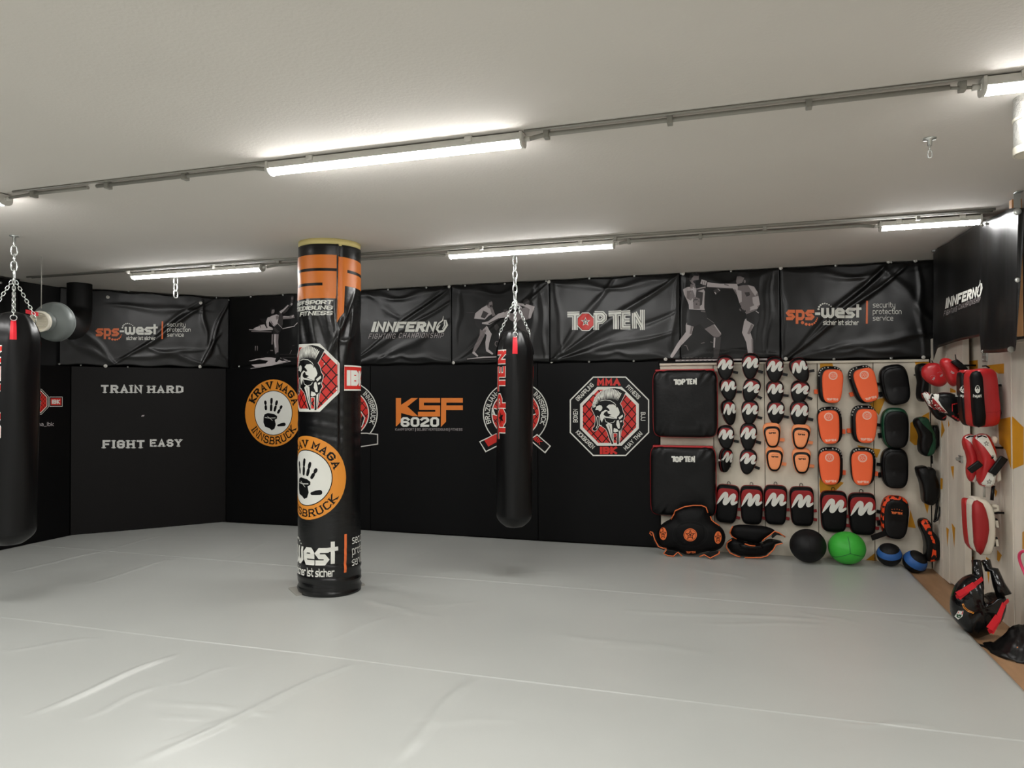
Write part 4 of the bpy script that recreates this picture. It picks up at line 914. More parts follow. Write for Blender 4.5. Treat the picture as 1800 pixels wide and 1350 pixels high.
for k in range(0, 11):
    t = k/10; pts.append(c0.lerp(cor, .25).lerp(cor, t).lerp(cor.lerp(Vector((top.x, top.y, c0.z+.32)), t), t))
pts.append(Vector((top.x, top.y, CEIL-.001)))
bm = bmesh.new(); tube(bm, pts, .130, n=28, cap=False); adopt(obj('duct_sleeve', bm, M_duct), dd)
bm = bmesh.new(); q0 = along(45, 544, 7.9); q1 = along(66, 549, 7.95); prism(bm, ([q0, q1, q1-Vector((0, 0, .035)), q0-Vector((0, 0, .035))], [q+Vector((0, .01, 0)) for q in (q0, q1, q1-Vector((0, 0, .035)), q0-Vector((0, 0, .035)))]))
adopt(obj('red_strap', bm, M_strap_red), e_fan)

# ================================================================== padded pillar
PC, PR = (-3.370, 5.442), .264
def pfold(a, z):
    d = 0
    if z > 1.0:
        k = min(1, (z-1.0)/.5)
        d += k*.014*math.exp(-((a-.064)/.010)**2)-k*.012*math.exp(-((a-.085)/.016)**2)
        kk = math.exp(-((z-2.25)/.25)**2)
        d += kk*(.016*math.exp(-((a-.08-(z-2.2)*.45)/.018)**2)-.012*math.exp(-((a-.13-(z-2.2)*.35)/.03)**2)+.014*math.exp(-((a-.19-(z-2.3)*.2)/.022)**2))
        d += kk*.012*math.exp(-((z-2.12-(a-.12)**2*5)/.018)**2)*math.exp(-((a-.12)/.08)**2)
        d += kk*.008*math.sin(a*38+z*9)*(1 if a < .05 else .3)
    k = max(0, 1-z/.5); d += k*.006*math.sin(z*60+1.5*math.sin(a*7))+k*.004*math.sin(z*110+a*9)
    d += .002*math.sin(z*55+2*math.sin(a*6))*max(0, 1-abs(z-1.35)/.4)
    d += .003*noise.noise(Vector((a*7, z*6, 0)))
    return d
CY = Cyl(PC, PR, pfold)
pl = empty('padded_pillar', (PC[0], PC[1], 0), label='round padded pillar wrapped in black printed vinyl in the middle of the gym', cat='pillar')
bm = bmesh.new(); NA, NZ = 160, 200; rows = []; ztop = 2.93
for j in range(NZ+1):
    z = .0+ztop*j/NZ; zz = z
    rows.append([bm.verts.new(CY.map(2*PI*PR*(i/NA-.5), zz, 0)) for i in range(NA)])
for A, B in zip(rows, rows[1:]):
    for i in range(NA): bm.faces.new((A[i], A[(i+1) % NA], B[(i+1) % NA], B[i])).smooth = True
bm.faces.new(rows[0]); bm.faces.new(rows[-1])
wrapo = adopt(obj('vinyl_wrap', bm, M_wrap), pl)
bm = bmesh.new(); lathe(bm, [(PR-.004, 2.92), (PR-.002, CEIL-.001)], 64); bm.transform(Matrix.Translation((PC[0], PC[1], 0)))
adopt(obj('foam_collar', bm, M_foam), pl)
bp = [P(517, 1042, z=0), P(640, 1024, z=0)]; dx = (bp[1]-bp[0]).normalized(); perp = Vector((-dx.y, dx.x, 0))
if perp.dot(bp[0]) < 0: perp = -perp
mid = Vector((PC[0], PC[1], 0)); hw_ = .30
bm = bmesh.new(); q = [mid+dx*a_+perp*b_+Vector((0, 0, .0)) for a_, b_ in ((-.30, -.05), (.30, -.05), (.30, .2), (-.30, .2))]; prism(bm, ([t+Vector((0, 0, .012)) for t in q], [t-Vector((0, 0, .04)) for t in q])); adopt(obj('base_plate', bm, M_conduit, bevel=.003), pl)
def pil(name, fn, lab): a = Art(CY); fn(a); a.build(name, parent=wrapo, grid=(.012, .02), off=.0015, step=.0003, label=lab)
def U(a): return Art(CY, tf=lambda x, y: (x, y))
def f_sf(a):
    a.__dict__['tf'] = lambda x, y: (x, y); a.flip = 1
    def z(px, py): return CY.px(px, py)[1]
    zt, zb = 2.84, 2.477
    a.poly([(-.46, zt), (.055, zt), (.052, zb), (-.46, zb)], M_orange, 0)
    a.poly([(-.36, 2.728), (.056, 2.728), (.056, 2.704), (-.36, 2.704)], M_black, 1)
    a.poly([(-.36, 2.606), (-.058, 2.606), (-.058, 2.582), (-.36, 2.582)], M_black, 1)
    a.poly([(.070, 2.832), (.46, 2.805), (.46, 2.57), (.128, 2.588), (.118, 2.365), (.056, 2.276), (.060, 2.5)], M_orange, 0)
    a.poly([(.15, 2.725), (.46, 2.705), (.46, 2.68), (.15, 2.70)], M_black, 1)
    for t, x, W, y in (('KAMPFSPORT', -.47, .49, 2.425), ('VERTEIDIGUNG', -.55, .57, 2.380), ('FITNESS', -.31, .33, 2.335)): a.text(t, x, y, W, .036, 1.6, M_white, 1, shear=.25, gap=1.9)
pil('block_lettering', f_sf, 'big orange letters over white sport lettering')
def f_oct(a):
    T = lambda x, y: (-.198+(x-648)*.283/388, 1.816-(y-688)*.283/388)
    a.tf = lambda x, y: (x, y); b = sub(a, T); b.poly(octo(648, 688, 388), M_white, 2); red = octo(648, 688, 352); b.poly(red, M_red, 3); fence(b, red, 112, 13, 4); helmet(b, 5)
    a.flip = 1
    z0, z1 = 1.708, 1.922
    a.poly([(.121, z0), (.45, z0), (.45, z1), (.121, z1)], M_white, 0); a.poly([(.122, z0+.012), (.44, z0+.012), (.44, z1-.012), (.122, z1-.012)], M_red, 1)
    a.text('IBK', .145, z0+.042, .26, .13, 2.3, M_white, 2, gap=2.6)
pil('octagon_emblem', f_oct, 'octagonal emblem with helmeted warrior and red tag')
def f_hand(a):
    a.tf = lambda x, y: (x, -y); a.flip = -1
    hand_emblem(a, -.21, -.985, .348, .348, (148, 16), (213, 330), .066)
pil('hand_emblem', f_hand, 'round amber emblem with a black hand print')
def f_sps(a):
    a.tf = lambda x, y: (x, y); k = .001147
    security_logo(sub(a, lambda x, y: (.134+(x-1135)*.00095, .509-(y-200)*k)))
pil('lettering', f_sps, 'white lettering with an orange bar')

# ================================================================== hanging punching bags
def topten_vertical(a, x, y0, Ht, Wd):
    """lettering reading upwards; x = baseline (right side), letter tops to the left"""
    q = sub(a, lambda u, v: (x-(150-v)*Wd/150, y0+u*Ht/585)); return q
def punching_bag(label, top, bot, r, zt, lettering_px, red, strap_px):
    """top/bot: axis points (x, y) at zt and zb"""
    (x0, y0, zb), (x1, y1) = bot, top
    e = empty('punching_bag', (x1, y1, CEIL), label=label, cat='punching bag', group='black hanging punching bags')
    def axis(z): t = (z-zb)/(zt-zb); return Vector((x0+(x1-x0)*t, y0+(y1-y0)*t, z))
    toc = Vector((-x1, -y1, 0)).normalized(); rr = Vector((-toc.y, toc.x, 0))
    def rad(z, a):
        t = z-zb
        q = r
        if t < .12: q = r*(1-(1-t/.12)**2*.55)*1.0
        top_ = zt-z
        if top_ < .24: q = r*(1-(1-top_/.24)**2.2*.48)
        q += .006*max(0, 1-top_/.5)*math.sin(a*9+2)+.003*math.sin(a*5+z*4)
        return q
    bm = bmesh.new(); rows = []; NZ = 90; NA = 56
    for j in range(NZ+1):
        z = zb+(zt-zb)*(j/NZ if True else 0); c = axis(z)
        rows.append([bm.verts.new(c+(toc*math.cos(2*PI*i/NA)+rr*math.sin(2*PI*i/NA))*rad(z, 2*PI*i/NA)) for i in range(NA)])
    for A, B in zip(rows, rows[1:]):
        for i in range(NA): bm.faces.new((A[i], A[(i+1) % NA], B[(i+1) % NA], B[i])).smooth = True
    cb = bm.verts.new(axis(zb)-Vector((0, 0, .015))); ct = bm.verts.new(axis(zt)+Vector((0, 0, .03)))
    for i in range(NA): bm.faces.new((rows[0][i], rows[0][(i+1) % NA], cb)).smooth = True; bm.faces.new((rows[-1][i], rows[-1][(i+1) % NA], ct)).smooth = True
    bagb = adopt(obj('bag_body', bm, M_bag), e)
    class S2:
        def map(s, a, z, off):
            ph = a/r; return axis(z)+(toc*math.cos(ph)+rr*math.sin(ph))*(rad(z, ph)+off)
    s = S2(); a = Art(s, tf=lambda x, y: (x, y))
    ax_, z0, Ht, Wd = lettering_px
    q = sub(a, lambda u, v: (ax_+(v-75)*Wd/150, z0+u*Ht/585))
    topten_plain(q, M_white, red); a.build('lettering', parent=bagb, grid=(.02, .05), off=.001, step=.0003, label='red outlined lettering reading upwards')
    # small red patch on the right side
    a = Art(s, tf=lambda x, y: (x, y)); pz = zt-strap_px
    a.poly([(r*1.33, pz), (r*1.33+.05, pz-.02), (r*1.33+.05, pz-.18), (r*1.33, pz-.10)], red, 1); a.build('side_patch', parent=bagb, grid=(.02, 0), off=.001)
    # shackle point and chains
    kp = Vector((x1, y1, zt+.30)); bm = bmesh.new()
    for k in range(4):
        an = k*PI/2; d = toc*math.cos(an)+rr*math.sin(an); A = axis(zt-.07)+d*(rad(zt-.07, an)+.012); chain(bm, A+Vector((0, 0, .05)), kp, .036, .022, .003)
        lp = link_loop(A+Vector((0, 0, .03)), Vector((0, 0, 1)), Vector((-d.y, d.x, 0)), .045, .045); tube(bm, lp, .0035, True, 6)
    chain(bm, kp, (x1, y1, CEIL-.03), .078, .042, .0058)
    adopt(obj('chain', bm, M_chrome), e)
    bm = bmesh.new(); lathe(bm, [(.035, CEIL-.001), (.035, CEIL-.007), (.012, CEIL-.010), (.010, CEIL-.05)], 16); bm.transform(Matrix.Translation((x1, y1, 0))); adopt(obj('ceiling_plate', bm, M_chrome), e)
    for k in range(4):
        an = k*PI/2; ph = r*an; bm = bmesh.new(); zs = [zt-.055-.02*i for i in range(9)]; Fr = [[s.map(ph+dx_, zz, .006) for dx_ in (-.022, 0, .022)] for zz in zs]; Bk = [[s.map(ph+dx_, zz, -.006) for dx_ in (-.022, 0, .022)] for zz in zs]
        for q_ in (Fr, Bk):
            V = [[bm.verts.new(p) for p in row] for row in q_]
            for A_, B_ in zip(V, V[1:]):
                for c_ in (0, 1): bm.faces.new((A_[c_], A_[c_+1], B_[c_+1], B_[c_]))
        adopt(obj('strap', bm, M_strap_red if k == 0 else M_bag, bevel=.002), e)
    return e
def topten_plain(q, mo, mi):
    L = [([(0, 40), (92, 38)], 42), ([(58, 38), (58, 150)], 42), ([(218, 28), (218, 150)], 42), ([(205, 34), (262, 34), (278, 50), (278, 70), (258, 88), (222, 90)], 40), ([(310, 34), (408, 30)], 42), ([(366, 32), (366, 145)], 42), ([(475, 28), (418, 32), (418, 128), (475, 128)], 38), ([(418, 80), (470, 80)], 30), ([(505, 145), (505, 20)], 36), ([(505, 26), (560, 130)], 38), ([(565, 6), (565, 150)], 36)]
    for p, w_ in L: q.stroke(p, w_, mo, 1); q.stroke(p, w_-12, mi, 2)
    q.poly([(138+x*1.05, 92+y*1.05) for x, y in octo(0, 0, 62)], mo, 3); q.poly([(138+x*.96, 92+y*.96) for x, y in octo(0, 0, 62)], mi, 4); star(q, 138, 92, 40, M_black, 5)
c = P(905, 447, z=CEIL); b_ = P(904, 905, y=c.y+.0)
punching_bag('black punching bag hanging right of the pillar in front of the belt emblem', (c.x, c.y), (b_.x, b_.y, P(905, 929, y=c.y-.1).z), .168, P(912, 583, y=c.y).z, (-.150, P(890, 770, y=c.y).z, .82, .125), M_red, .32)
c = P(25, 414, z=CEIL)
punching_bag('black punching bag at the left picture edge with a red strap', (c.x, c.y), (c.x-.03, c.y, P(15, 962, y=c.y-.1).z), .187, P(25, 553, y=c.y).z, (-.138, P(5, 803, y=c.y).z, .90, .125), M_red, .12)

# ================================================================== training gear
def egg(w_, h, top=1, bot=.62, e=2.4, n=44):
    out = []
    for k in range(n):
        t = 2*PI*k/n; c, s = math.cos(t), math.sin(t); z = math.copysign(abs(s)**(2/e), s); x = math.copysign(abs(c)**(2/e), c)
        out.append((x*w_/2*(bot+(top-bot)*(z+1)/2), z*h/2))
    return out
PROF = [(.90, 0), (.985, -.10), (1, -.3), (1, -.65), (.978, -.84), (.93, -.94), (.80, -1.0), (.5, -1.03), (.2, -1.045)]
def slab_bm(outline, T, prof=PROF, disp=None, y0=0, cen=None, bm=None, mi=0):
    bm = bm or bmesh.new(); n = len(outline); cx = sum(p[0] for p in outline)/n; cz = sum(p[1] for p in outline)/n
    if cen: cx, cz = cen
    R_ = []
    for s_, y in prof:
        ring = []
        for p in outline:
            x, z = cx+(p[0]-cx)*s_, cz+(p[1]-cz)*s_; yy = y*T+y0
            if disp: yy += disp(x, z)*min(1, -y*1.2)
            ring.append(bm.verts.new((x, yy, z)))
        R_.append(ring)
    for A, B in zip(R_, R_[1:]):
        for i in range(n): f = bm.faces.new((A[i], A[(i+1) % n], B[(i+1) % n], B[i])); f.smooth = True; f.material_index = mi
    yy = prof[-1][1]*T*1.005+y0+(disp(cx, cz) if disp else 0); c = bm.verts.new((cx, yy, cz))
    for i in range(n): f = bm.faces.new((R_[-1][i], R_[-1][(i+1) % n], c)); f.smooth = True; f.material_index = mi
    f = bm.faces.new(R_[0]); f.material_index = mi
    return bm
def slab(name, outline, T, m_, par=None, **k):
    bm = slab_bm(outline, T, **{a: k.pop(a) for a in ('prof', 'disp', 'y0', 'cen') if a in k})
    bmesh.ops.recalc_face_normals(bm, faces=bm.faces); return obj(name, bm, m_, par, recalc=False, **k)
def local_art(o, tf=None): return Art(Cast(o.data), tf=tf or (lambda x, y: (x, y)))
def piping(name, outline, y, r, m_, par, cen=(0, 0), s_=1.0):
    bm = bmesh.new(); tube(bm, [(cen[0]+(x-cen[0])*s_, y, cen[1]+(z-cen[1])*s_) for x, z in outline], r, True, 6); return obj(name, bm, m_, par)
def strap_bm(bm, a, b, w_, t=.006):
    a, b = Vector(a), Vector(b); d = (b-a).normalized(); s_ = Vector((-d.z, 0, d.x))*w_/2; q = [a+s_, b+s_, b-s_, a-s_]
    prism(bm, (q, [p+Vector((0, t, 0)) for p in q]))
def zigzag(a, w_, top, vs=1.0, ws=1.0):
    """white hand-brushed M over a red field; width w_, top edge z"""
    q = sub(a, lambda u, v: ((u-.5)*w_, top-v*w_*vs)); q.flip = -1
    pts = [(.02, .62, .02), (.10, .49, .11), (.22, .31, .17), (.33, .17, .185), (.40, .125, .17), (.455, .17, .175), (.435, .30, .20), (.39, .44, .205), (.385, .52, .20), (.45, .51, .185), (.57, .37, .18), (.69, .21, .175), (.77, .155, .165), (.825, .20, .165), (.79, .32, .18), (.735, .44, .18), (.75, .505, .165), (.84, .485, .14), (.985, .41, .09)]
    out = []
    for i in range(len(pts)-1):
        p0, p1, p2, p3 = [Vector(pts[max(0, min(len(pts)-1, i+k))]) for k in (-1, 0, 1, 2)]
        for t in (0, .25, .5, .75): out.append(.5*((2*p1)+(p2-p0)*t+(2*p0-5*p1+4*p2-p3)*t*t+(3*p1-p0-3*p2+p3)*t**3))
    out.append(Vector(pts[-1]))
    for p, p_ in zip(out, out[1:]): q.stroke([p[:2], p_[:2]], [p.z*ws, p_.z*ws], M_white, 3)
    for p in out[::2]: q.disc(p.x, p.y, p.z*ws/2, p.z*ws/2, M_white, 3, 14)
def red_field(a, outline, w_, top, inset=.90, vs=1.0):
    bd = [(x, y*vs) for x, y in [(-.52, .66), (-.47, .60), (-.24, .30), (-.10, .36), (.15, .30), (.27, .42), (.40, .46), (.52, .42)]]
    def lim(x):
        u = x/w_
        for (x0, y0), (x1, y1) in zip(bd, bd[1:]):
            if u <= x1: return top-w_*(y0+(y1-y0)*max(0, (u-x0))/(x1-x0))
        return top-w_*bd[-1][1]
    up = [(x*inset, z*inset) for x, z in outline if z*inset > lim(x*inset)]
    up.sort(key=lambda p: -math.atan2(p[1]+.02, p[0]))
    # order from left to right along the top
    up.sort(key=lambda p: math.atan2(p[0], p[1]-(top-w_*.55)))
    xl, xr = up[0][0], up[-1][0]
    low = [(u*w_, top-w_*v) for u, v in bd if xl < u*w_ < xr]
    a.poly(up+low[::-1], M_dkred, 1)

def make_mitt():
    r = empty('focus_mitt'); w_, h, T = .205, .262, .075; ol = egg(w_, h, 1.0, .60, 2.3)
    b = slab('mitt_body', ol, T, M_leather, r)
    piping('edge_binding', ol, -.5*T, .0022, M_dkred, r)
    a = local_art(b); red_field(a, [(x, z-.008) for x, z in ol], w_*.98, h*.38, .84, 1.08); zigzag(a, w_*.90, h*.385, 1.12, .82); a.build('zigzag_print', b, grid=.02, off=.0012, step=.0004, label='white M stroke on a dark red field')
    bm = bmesh.new(); strap_bm(bm, (.02, -.018, -.03), (w_*.62, -.018, -.055), .028); obj('wrist_strap', bm, M_leather, r)
    return r
def make_mkick():
    r = empty('kick_shield'); w_, h, T = .235, .395, .11; ol = egg(w_, h, 1.0, .88, 5.2)
    b = slab('shield_body', ol, T, M_leather_matt, r, disp=lambda x, z: .018*math.cos(z*7))
    piping('edge_binding', ol, -.12*T, .004, M_dkred, r)
    top = h*.5-.048; fo = [(x, z-.018) for x, z in egg(w_*.94, h*.94, 1, .88, 4.6)]
    a = local_art(b); red_field(a, fo, w_*.92, top, 1.0, 1.2); zigzag(a, w_*.91, top-.004, 1.2, .84); a.build('zigzag_print', b, grid=.02, off=.0012, step=.0004, label='white M stroke on a dark red field')
    bm = bmesh.new(); strap_bm(bm, (.02, -.02, -.06), (w_*.60, -.02, -.045), .03); strap_bm(bm, (.02, -.02, -.12), (w_*.60, -.02, -.14), .03); obj('arm_strap', bm, M_dkred, r)
    bm = bmesh.new(); tube(bm, link_loop(Vector((0, -.012, h/2+.012)), Vector((0, 0, 1)), Vector((1, 0, 0)), .04, .03), .003, True, 6); obj('hanging_loop', bm, M_leather, r)
    return r
def make_coral(dx=.018):
    r = empty('kick_shield'); w_, h, T = .245, .375, .11; ol = egg(w_, h, 1.0, .86, 3.4)
    b = slab('shield_body', ol, T, M_leather, r, prof=[(.90, 0), (.985, -.10), (1, -.3), (1, -.6), (.97, -.78), (.90, -.9), (.80, -.95), (.5, -.96), (.2, -.96)])
    fo = [(x+dx, z-.016) for x, z in egg(w_*.86, h*.90, 1.0, .78, 3.6)]
    f = slab('face_pad', fo, .05, M_coral, r, y0=-T*.86, disp=lambda x, z: .010*math.cos(z*9+.4))
    a = local_art(b)
    for i in range(9):
        t = PI*(.30+.60*i/8) if dx > 0 else PI*(.70-.60*i/8); k = .925
        ex, ez = (math.copysign(abs(math.cos(t))**(2/3.4), math.cos(t)), math.sin(t)**(2/3.4))
        star(a, ex*w_/2*k, ez*h/2*k, .009, M_white, 1, rot=i)
    a.build('star_print', b, off=.002)
    a = local_art(f); cx, cz = dx+.0, h*.235
    a.ring(cx, cz, .036, .036, .011, M_palecoral, 1, 28); a.ring(cx, cz, .024, .024, .003, M_palecoral, 1, 24); star(a, cx, cz, .022, M_palecoral, 2); star(a, cx, cz, .012, M_coral, 3)
    topten(sub(a, lambda x, y: (dx-.052+x, -h*.355-y)), 0, 0, .105, .026, full=False, m_=M_palecoral, hole=M_coral)
    a.build('logo_print', f, grid=.02, off=.0012, step=.0003, label='pale star badge and small lettering')
    bm = bmesh.new(); s_ = 1 if dx < 0 else -1; strap_bm(bm, (s_*w_*.3, -.02, -.07), (s_*w_*.58, -.03, -.075), .045, .03); obj('arm_strap', bm, M_coral, r)
    return r
M_palecoral = mat('print_pale_coral', (250, 196, 176), .45, .35)
def make_peach():
    r = empty('focus_mitt'); w_, h, T = .200, .262, .09; ol = egg(w_, h, 1.0, .62, 3.2)
    b = slab('mitt_body', ol, T, M_peach, r, prof=[(.90, 0), (.985, -.10), (1, -.3), (1, -.6), (.97, -.82), (.9, -.9), (.80, -.92), (.5, -.92), (.2, -.92)])
    bo = [(x, z-.016) for x, z in egg(w_*.93, h*.84, 1, .6, 3.0)]; bd = slab('black_border', bo, .02, M_leather, r, y0=-T*.84, prof=[(1, 0), (1, -.6), (.97, -1), (.7, -1), (.3, -1)])
    fo = [(x, z-.018) for x, z in egg(w_*.74, h*.68, 1, .6, 3.0)]; f = slab('face_pad', fo, .03, M_peach, r, y0=-T*.95)
    a = local_art(f); topten(sub(a, lambda x, y: (-.034+x, .035-y)), 0, 0, .068, .017, full=False, m_=M_black, hole=M_peach)
    for i in range(5): star(a, -.026+i*.013, .046+.006*math.sin(PI*i/4), .004, M_black, 1)
    a.build('logo_print', f, off=.0012, step=.0003)
    bm = bmesh.new(); strap_bm(bm, (.02, -.02, -.045), (w_*.60, -.02, -.055), .032, .014); obj('wrist_strap', bm, M_peach, r)
    return r
def make_blackpad(front=M_leather, rim=M_leather, panel=True):
    r = empty('kick_shield'); w_, h, T = .26, .40, .12; ol = egg(w_, h, 1.0, .9, 3.0)
    b = slab('shield_body', ol, T, rim, r, disp=lambda x, z: .012*math.cos(z*8))
    if panel:
        fo = [(x+.006, z-.014) for x, z in egg(w_*.88, h*.90, 1, .9, 3.2)]; slab('face_pad', fo, .035, front, r, y0=-T*.90, disp=lambda x, z: .012*math.cos(z*8)+.004*math.exp(-((z+.03)/.02)**2))
    bm = bmesh.new(); strap_bm(bm, (-w_*.3, -.02, .02), (-w_*.60, -.03, .03), .03, .02); strap_bm(bm, (-w_*.3, -.02, -.07), (-w_*.55, -.03, -.08), .05, .03); obj('arm_strap', bm, M_leather, r)
    return r
YW = 7.948
def place(o, px, py, T, tilt=0, sx=1, sz=1, label=None, group=None, yaw=0, cat=None, lift=0):
    p = P(px, py, y=YW-T); o.location = (p.x, YW-lift, p.z); o.rotation_euler = (0, math.radians(tilt), math.radians(yaw)); o.scale = (sx, 1, sz)
    tag(o, label, cat, group); return o
used = {}
def put(key, maker, *a, **k):
    if key not in used: used[key] = maker(); o = used[key]
    else: o = copy_tree(used[key])
    return place(o, *a, **k)
GM = 'black focus mitts with a white zigzag on red'
MM = [(1275, 646.5, 0, 1, 1, 'black mitt with white M, leftmost in the top row'), (1319, 644, 3, 1, 1.05, 'black mitt with white M, second from left in the top row'),
 (1361.5, 650, 0, 1, 1.02, 'black mitt with white M, third from left in the top row'), (1406, 651, -22, 1.0, 1.0, 'black mitt with white M leaning left, rightmost in the top row'),
 (1280.5, 684, -9, 1, .95, 'black mitt with white M, leftmost in the second row'), (1320, 686, 16, 1, .98, 'black mitt with white M tipped clockwise, second from left in the second row'),
 (1363, 689, -5, 1, .95, 'black mitt with white M, third from left in the second row'), (1406, 689, 10, 1.05, .92, 'black mitt with white M, rightmost in the second row with strap sticking out'),
 (1279, 725, -8, .86, 1.04, 'black mitt with white M turned sideways, leftmost in the third row'), (1318, 725, 4, 1, 1.0, 'black mitt with white M, second from left in the third row'),
 (1364, 725, 0, 1, .95, 'black mitt with greyed M, third from left in the third row above an orange mitt'), (1405.5, 728, 0, 1.05, 1.1, 'black mitt with white M, rightmost in the third row above an orange mitt'),
 (1276, 769, -3, 1, .98, 'black mitt with white M, leftmost in the fourth row'), (1315.5, 768, 2, 1, 1.12, 'black mitt with white M, beside the orange mitts in the fourth row'),
 (1271, 809, 10, .80, .98, 'black mitt with white M turned edge on, leftmost in the lowest mitt row'), (1314.6, 812, 8, 1, 1.02, 'black mitt with white M, second from left in the lowest mitt row')]
for i, (px, py, tl_, sx, sz, lab) in enumerate(MM):
    put('mitt', make_mitt, px, py, .075, tl_, sx, sz, lab, GM, yaw=(38 if i == 14 else 18 if i == 8 else 0), cat='mitt', lift=(.05 if i in (0, 1, 2, 3) else .03 if i in (14,) else 0))
GO = 'orange and black focus mitts'
for px, py, tl_, sx, lab in [(1357.5, 765.5, -3, 1, 'orange focus mitt with black border, upper left of the four'), (1408, 768, 5, 1.03, 'orange focus mitt with black border, upper right of the four'),
                             (1361.5, 807, 2, 1, 'orange focus mitt with black border, lower left of the four'), (1409.5, 811, 0, 1.03, 'orange focus mitt with black border, lower right of the four')]:
    put('peach', make_peach, px, py, .1, tl_, sx, 1, lab, GO, cat='mitt')
GK = 'rectangular kick shields with a white zigzag on red'
for px, py, tl_, sx, sz, lab in [(1277.7, 887, 5, 1, 1, 'rectangular black kick shield with white M, leftmost of six'), (1321.5, 889, 0, .98, 1, 'rectangular black kick shield with white M, second from left of six'),
        (1363.7, 889, 1, .98, 1.01, 'rectangular black kick shield with white M, third from left of six'), (1410.8, 891.5, -1, 1.0, 1, 'rectangular black kick shield with white M, hanging above the black ball'),
        (1467, 900.5, 0, 1.08, 1.03, 'rectangular black kick shield with white M, hanging above the green ball at left'), (1517.7, 905, -1, 1.08, 1.04, 'rectangular black kick shield with white M, rightmost and lowest of six')]:
    put('mk', make_mkick, px, py, .11, tl_, sx, sz, lab, GK, cat='kick shield')
GC = 'coral orange kick shields with star badges'
for key, px, py, tl_, dx, lab in [('cr', 1460.5, 676, 2, 1, 'coral orange kick shield, upper left of the six'), ('cr', 1520, 675, -14, 1, 'coral orange kick shield tilted to the left, upper right of the six'),
        ('cl', 1460.5, 748, -4, 1, 'coral orange kick shield with a strap at its right, middle left of the six'), ('cr', 1520, 746, 2, 1, 'coral orange kick shield, middle right of the six'),
        ('cl', 1461.5, 820, -2, 1, 'coral orange kick shield, lower left of the six above an M shield'), ('cl', 1519, 821, 0, 1, 'coral orange kick shield, lower right of the six')]:
    put(key, (lambda: make_coral(.018)) if key == 'cr' else (lambda: make_coral(-.014)), px, py, .14, tl_, 1, 1, lab, GC, cat='kick shield')
put('bp', make_blackpad, 1576, 676, .15, -8, 1.02, 1, 'plain black kick shield at the top of the right pad column', 'black kick shields in the right column', cat='kick shield')
put('bg', lambda: make_blackpad(M_leather, M_dkgreen), 1576, 753, .15, 0, .98, 1, 'black kick shield with a green rim in the right pad column', 'black kick shields in the right column', cat='kick shield')
put('bp', make_blackpad, 1575.5, 824, .15, 0, .97, 1, 'plain black kick shield in the right column below the green-rimmed one', 'black kick shields in the right column', cat='kick shield')
M_camo = mat('orange_camouflage', (228, 72, 30), .5, .3, var=.0)
nt = M_camo.node_tree; v_ = nt.nodes.new('ShaderNodeTexNoise'); v_.inputs['Scale'].default_value = 28; tc_ = nt.nodes.new('ShaderNodeTexCoord'); rp = nt.nodes.new('ShaderNodeValToRGB')
rp.color_ramp.interpolation = 'CONSTANT'; rp.color_ramp.elements[0].color = lin((20, 16, 15)); rp.color_ramp.elements[1].color = lin((232, 74, 30)); rp.color_ramp.elements[1].position = .48
nt.links.new(tc_.outputs['Object'], v_.inputs[0]); nt.links.new(v_.outputs[0], rp.inputs[0]); nt.links.new(rp.outputs[0], nt.nodes['Principled BSDF'].inputs['Base Color'])
cm = make_blackpad(M_leather, M_camo)
f = [c_ for c_ in cm.children if c_.name.startswith('face_pad')][0]; a = local_art(f)
topten(sub(a, lambda x, y: (-.045+x, .06-y)), 0, 0, .10, .024, full=False, m_=M_orange2)
for i in range(5): star(a, -.04+i*.022, .075+.008*math.sin(PI*i/4), .006, M_orange2, 1)
a.build('logo_print', f, off=.0012, step=.0003)
bm = bmesh.new(); strap_bm(bm, (-.08, -.135, -.15), (-.21, -.150, -.21), .05, .015); obj('wrist_strap', bm, M_leather, cm)
place(cm, 1575.5, 911, .15, 4, .98, 1.05, 'black kick shield with orange camouflage rim, above the blue balls', 'black kick shields in the right column', cat='kick shield')

# big strike shields
def big_shield(px0, px1, py0, py1, label, seed):
    T = .15; a0 = P(px0, py1, y=YW-T-.02); b0 = P(px1, py0, y=YW-T-.02); w_, h = b0.x-a0.x, b0.z-a0.z
    r = empty('strike_shield', ((a0.x+b0.x)/2, YW-.012, (a0.z+b0.z)/2), label=label, cat='strike shield', group='large black strike shields')
    def dp(x, z):
        e = abs(z)/(h/2); d = .006*noise.noise(Vector((x*6+seed, z*6, 0)))
        d -= .020*max(0, e-.62)/.38*math.sin((x/w_)*46+4*math.sin(z*9)+seed)*(.3+abs(noise.noise(Vector((x*4, seed, 0)))))
        return d
    ol = egg(w_, h, 1, 1, 9, 120)
    prof = [(.955, 0), (.99, -.06), (1, -.2), (1, -.7), (.985, -.85), (.955, -.95), (.9, -1.0), (.85, -1.015), (.8, -1.03), (.74, -1.035), (.66, -1.04), (.55, -1.04), (.4, -1.04), (.2, -1.04)]
    slab('shield_body', ol, T, M_leather, r, prof=prof, disp=dp)
    piping('red_piping', ol, -.62*T, .006, M_rough_red, r, s_=.998); piping('red_piping', ol, -.12*T, .006, M_rough_red, r, s_=.998)
    bm = bmesh.new(); out = [(x, z) for x, z in egg(w_*.97, .05, 1, 1, 9, 60)]
    bbox(bm, (-w_*.46, -.13, h/2-.014), (w_*.46, -.02, h/2+.006)); obj('red_top_panel', bm, M_rough_red, r, bevel=.006)
    b = [c_ for c_ in r.children if c_.name.startswith('shield_body')][0]
    a = local_art(b); topten(sub(a, lambda x, y: (-w_*.165+x, h*.375-y)), 0, 0, w_*.36, w_*.36*.29, full=False)
    a.build('logo_print', b, grid=.03, off=.003, step=.0004, label='white block lettering')
big_shield(1147.5, 1260, 649, 768, 'large black strike shield with red edges, upper of the two', 1)
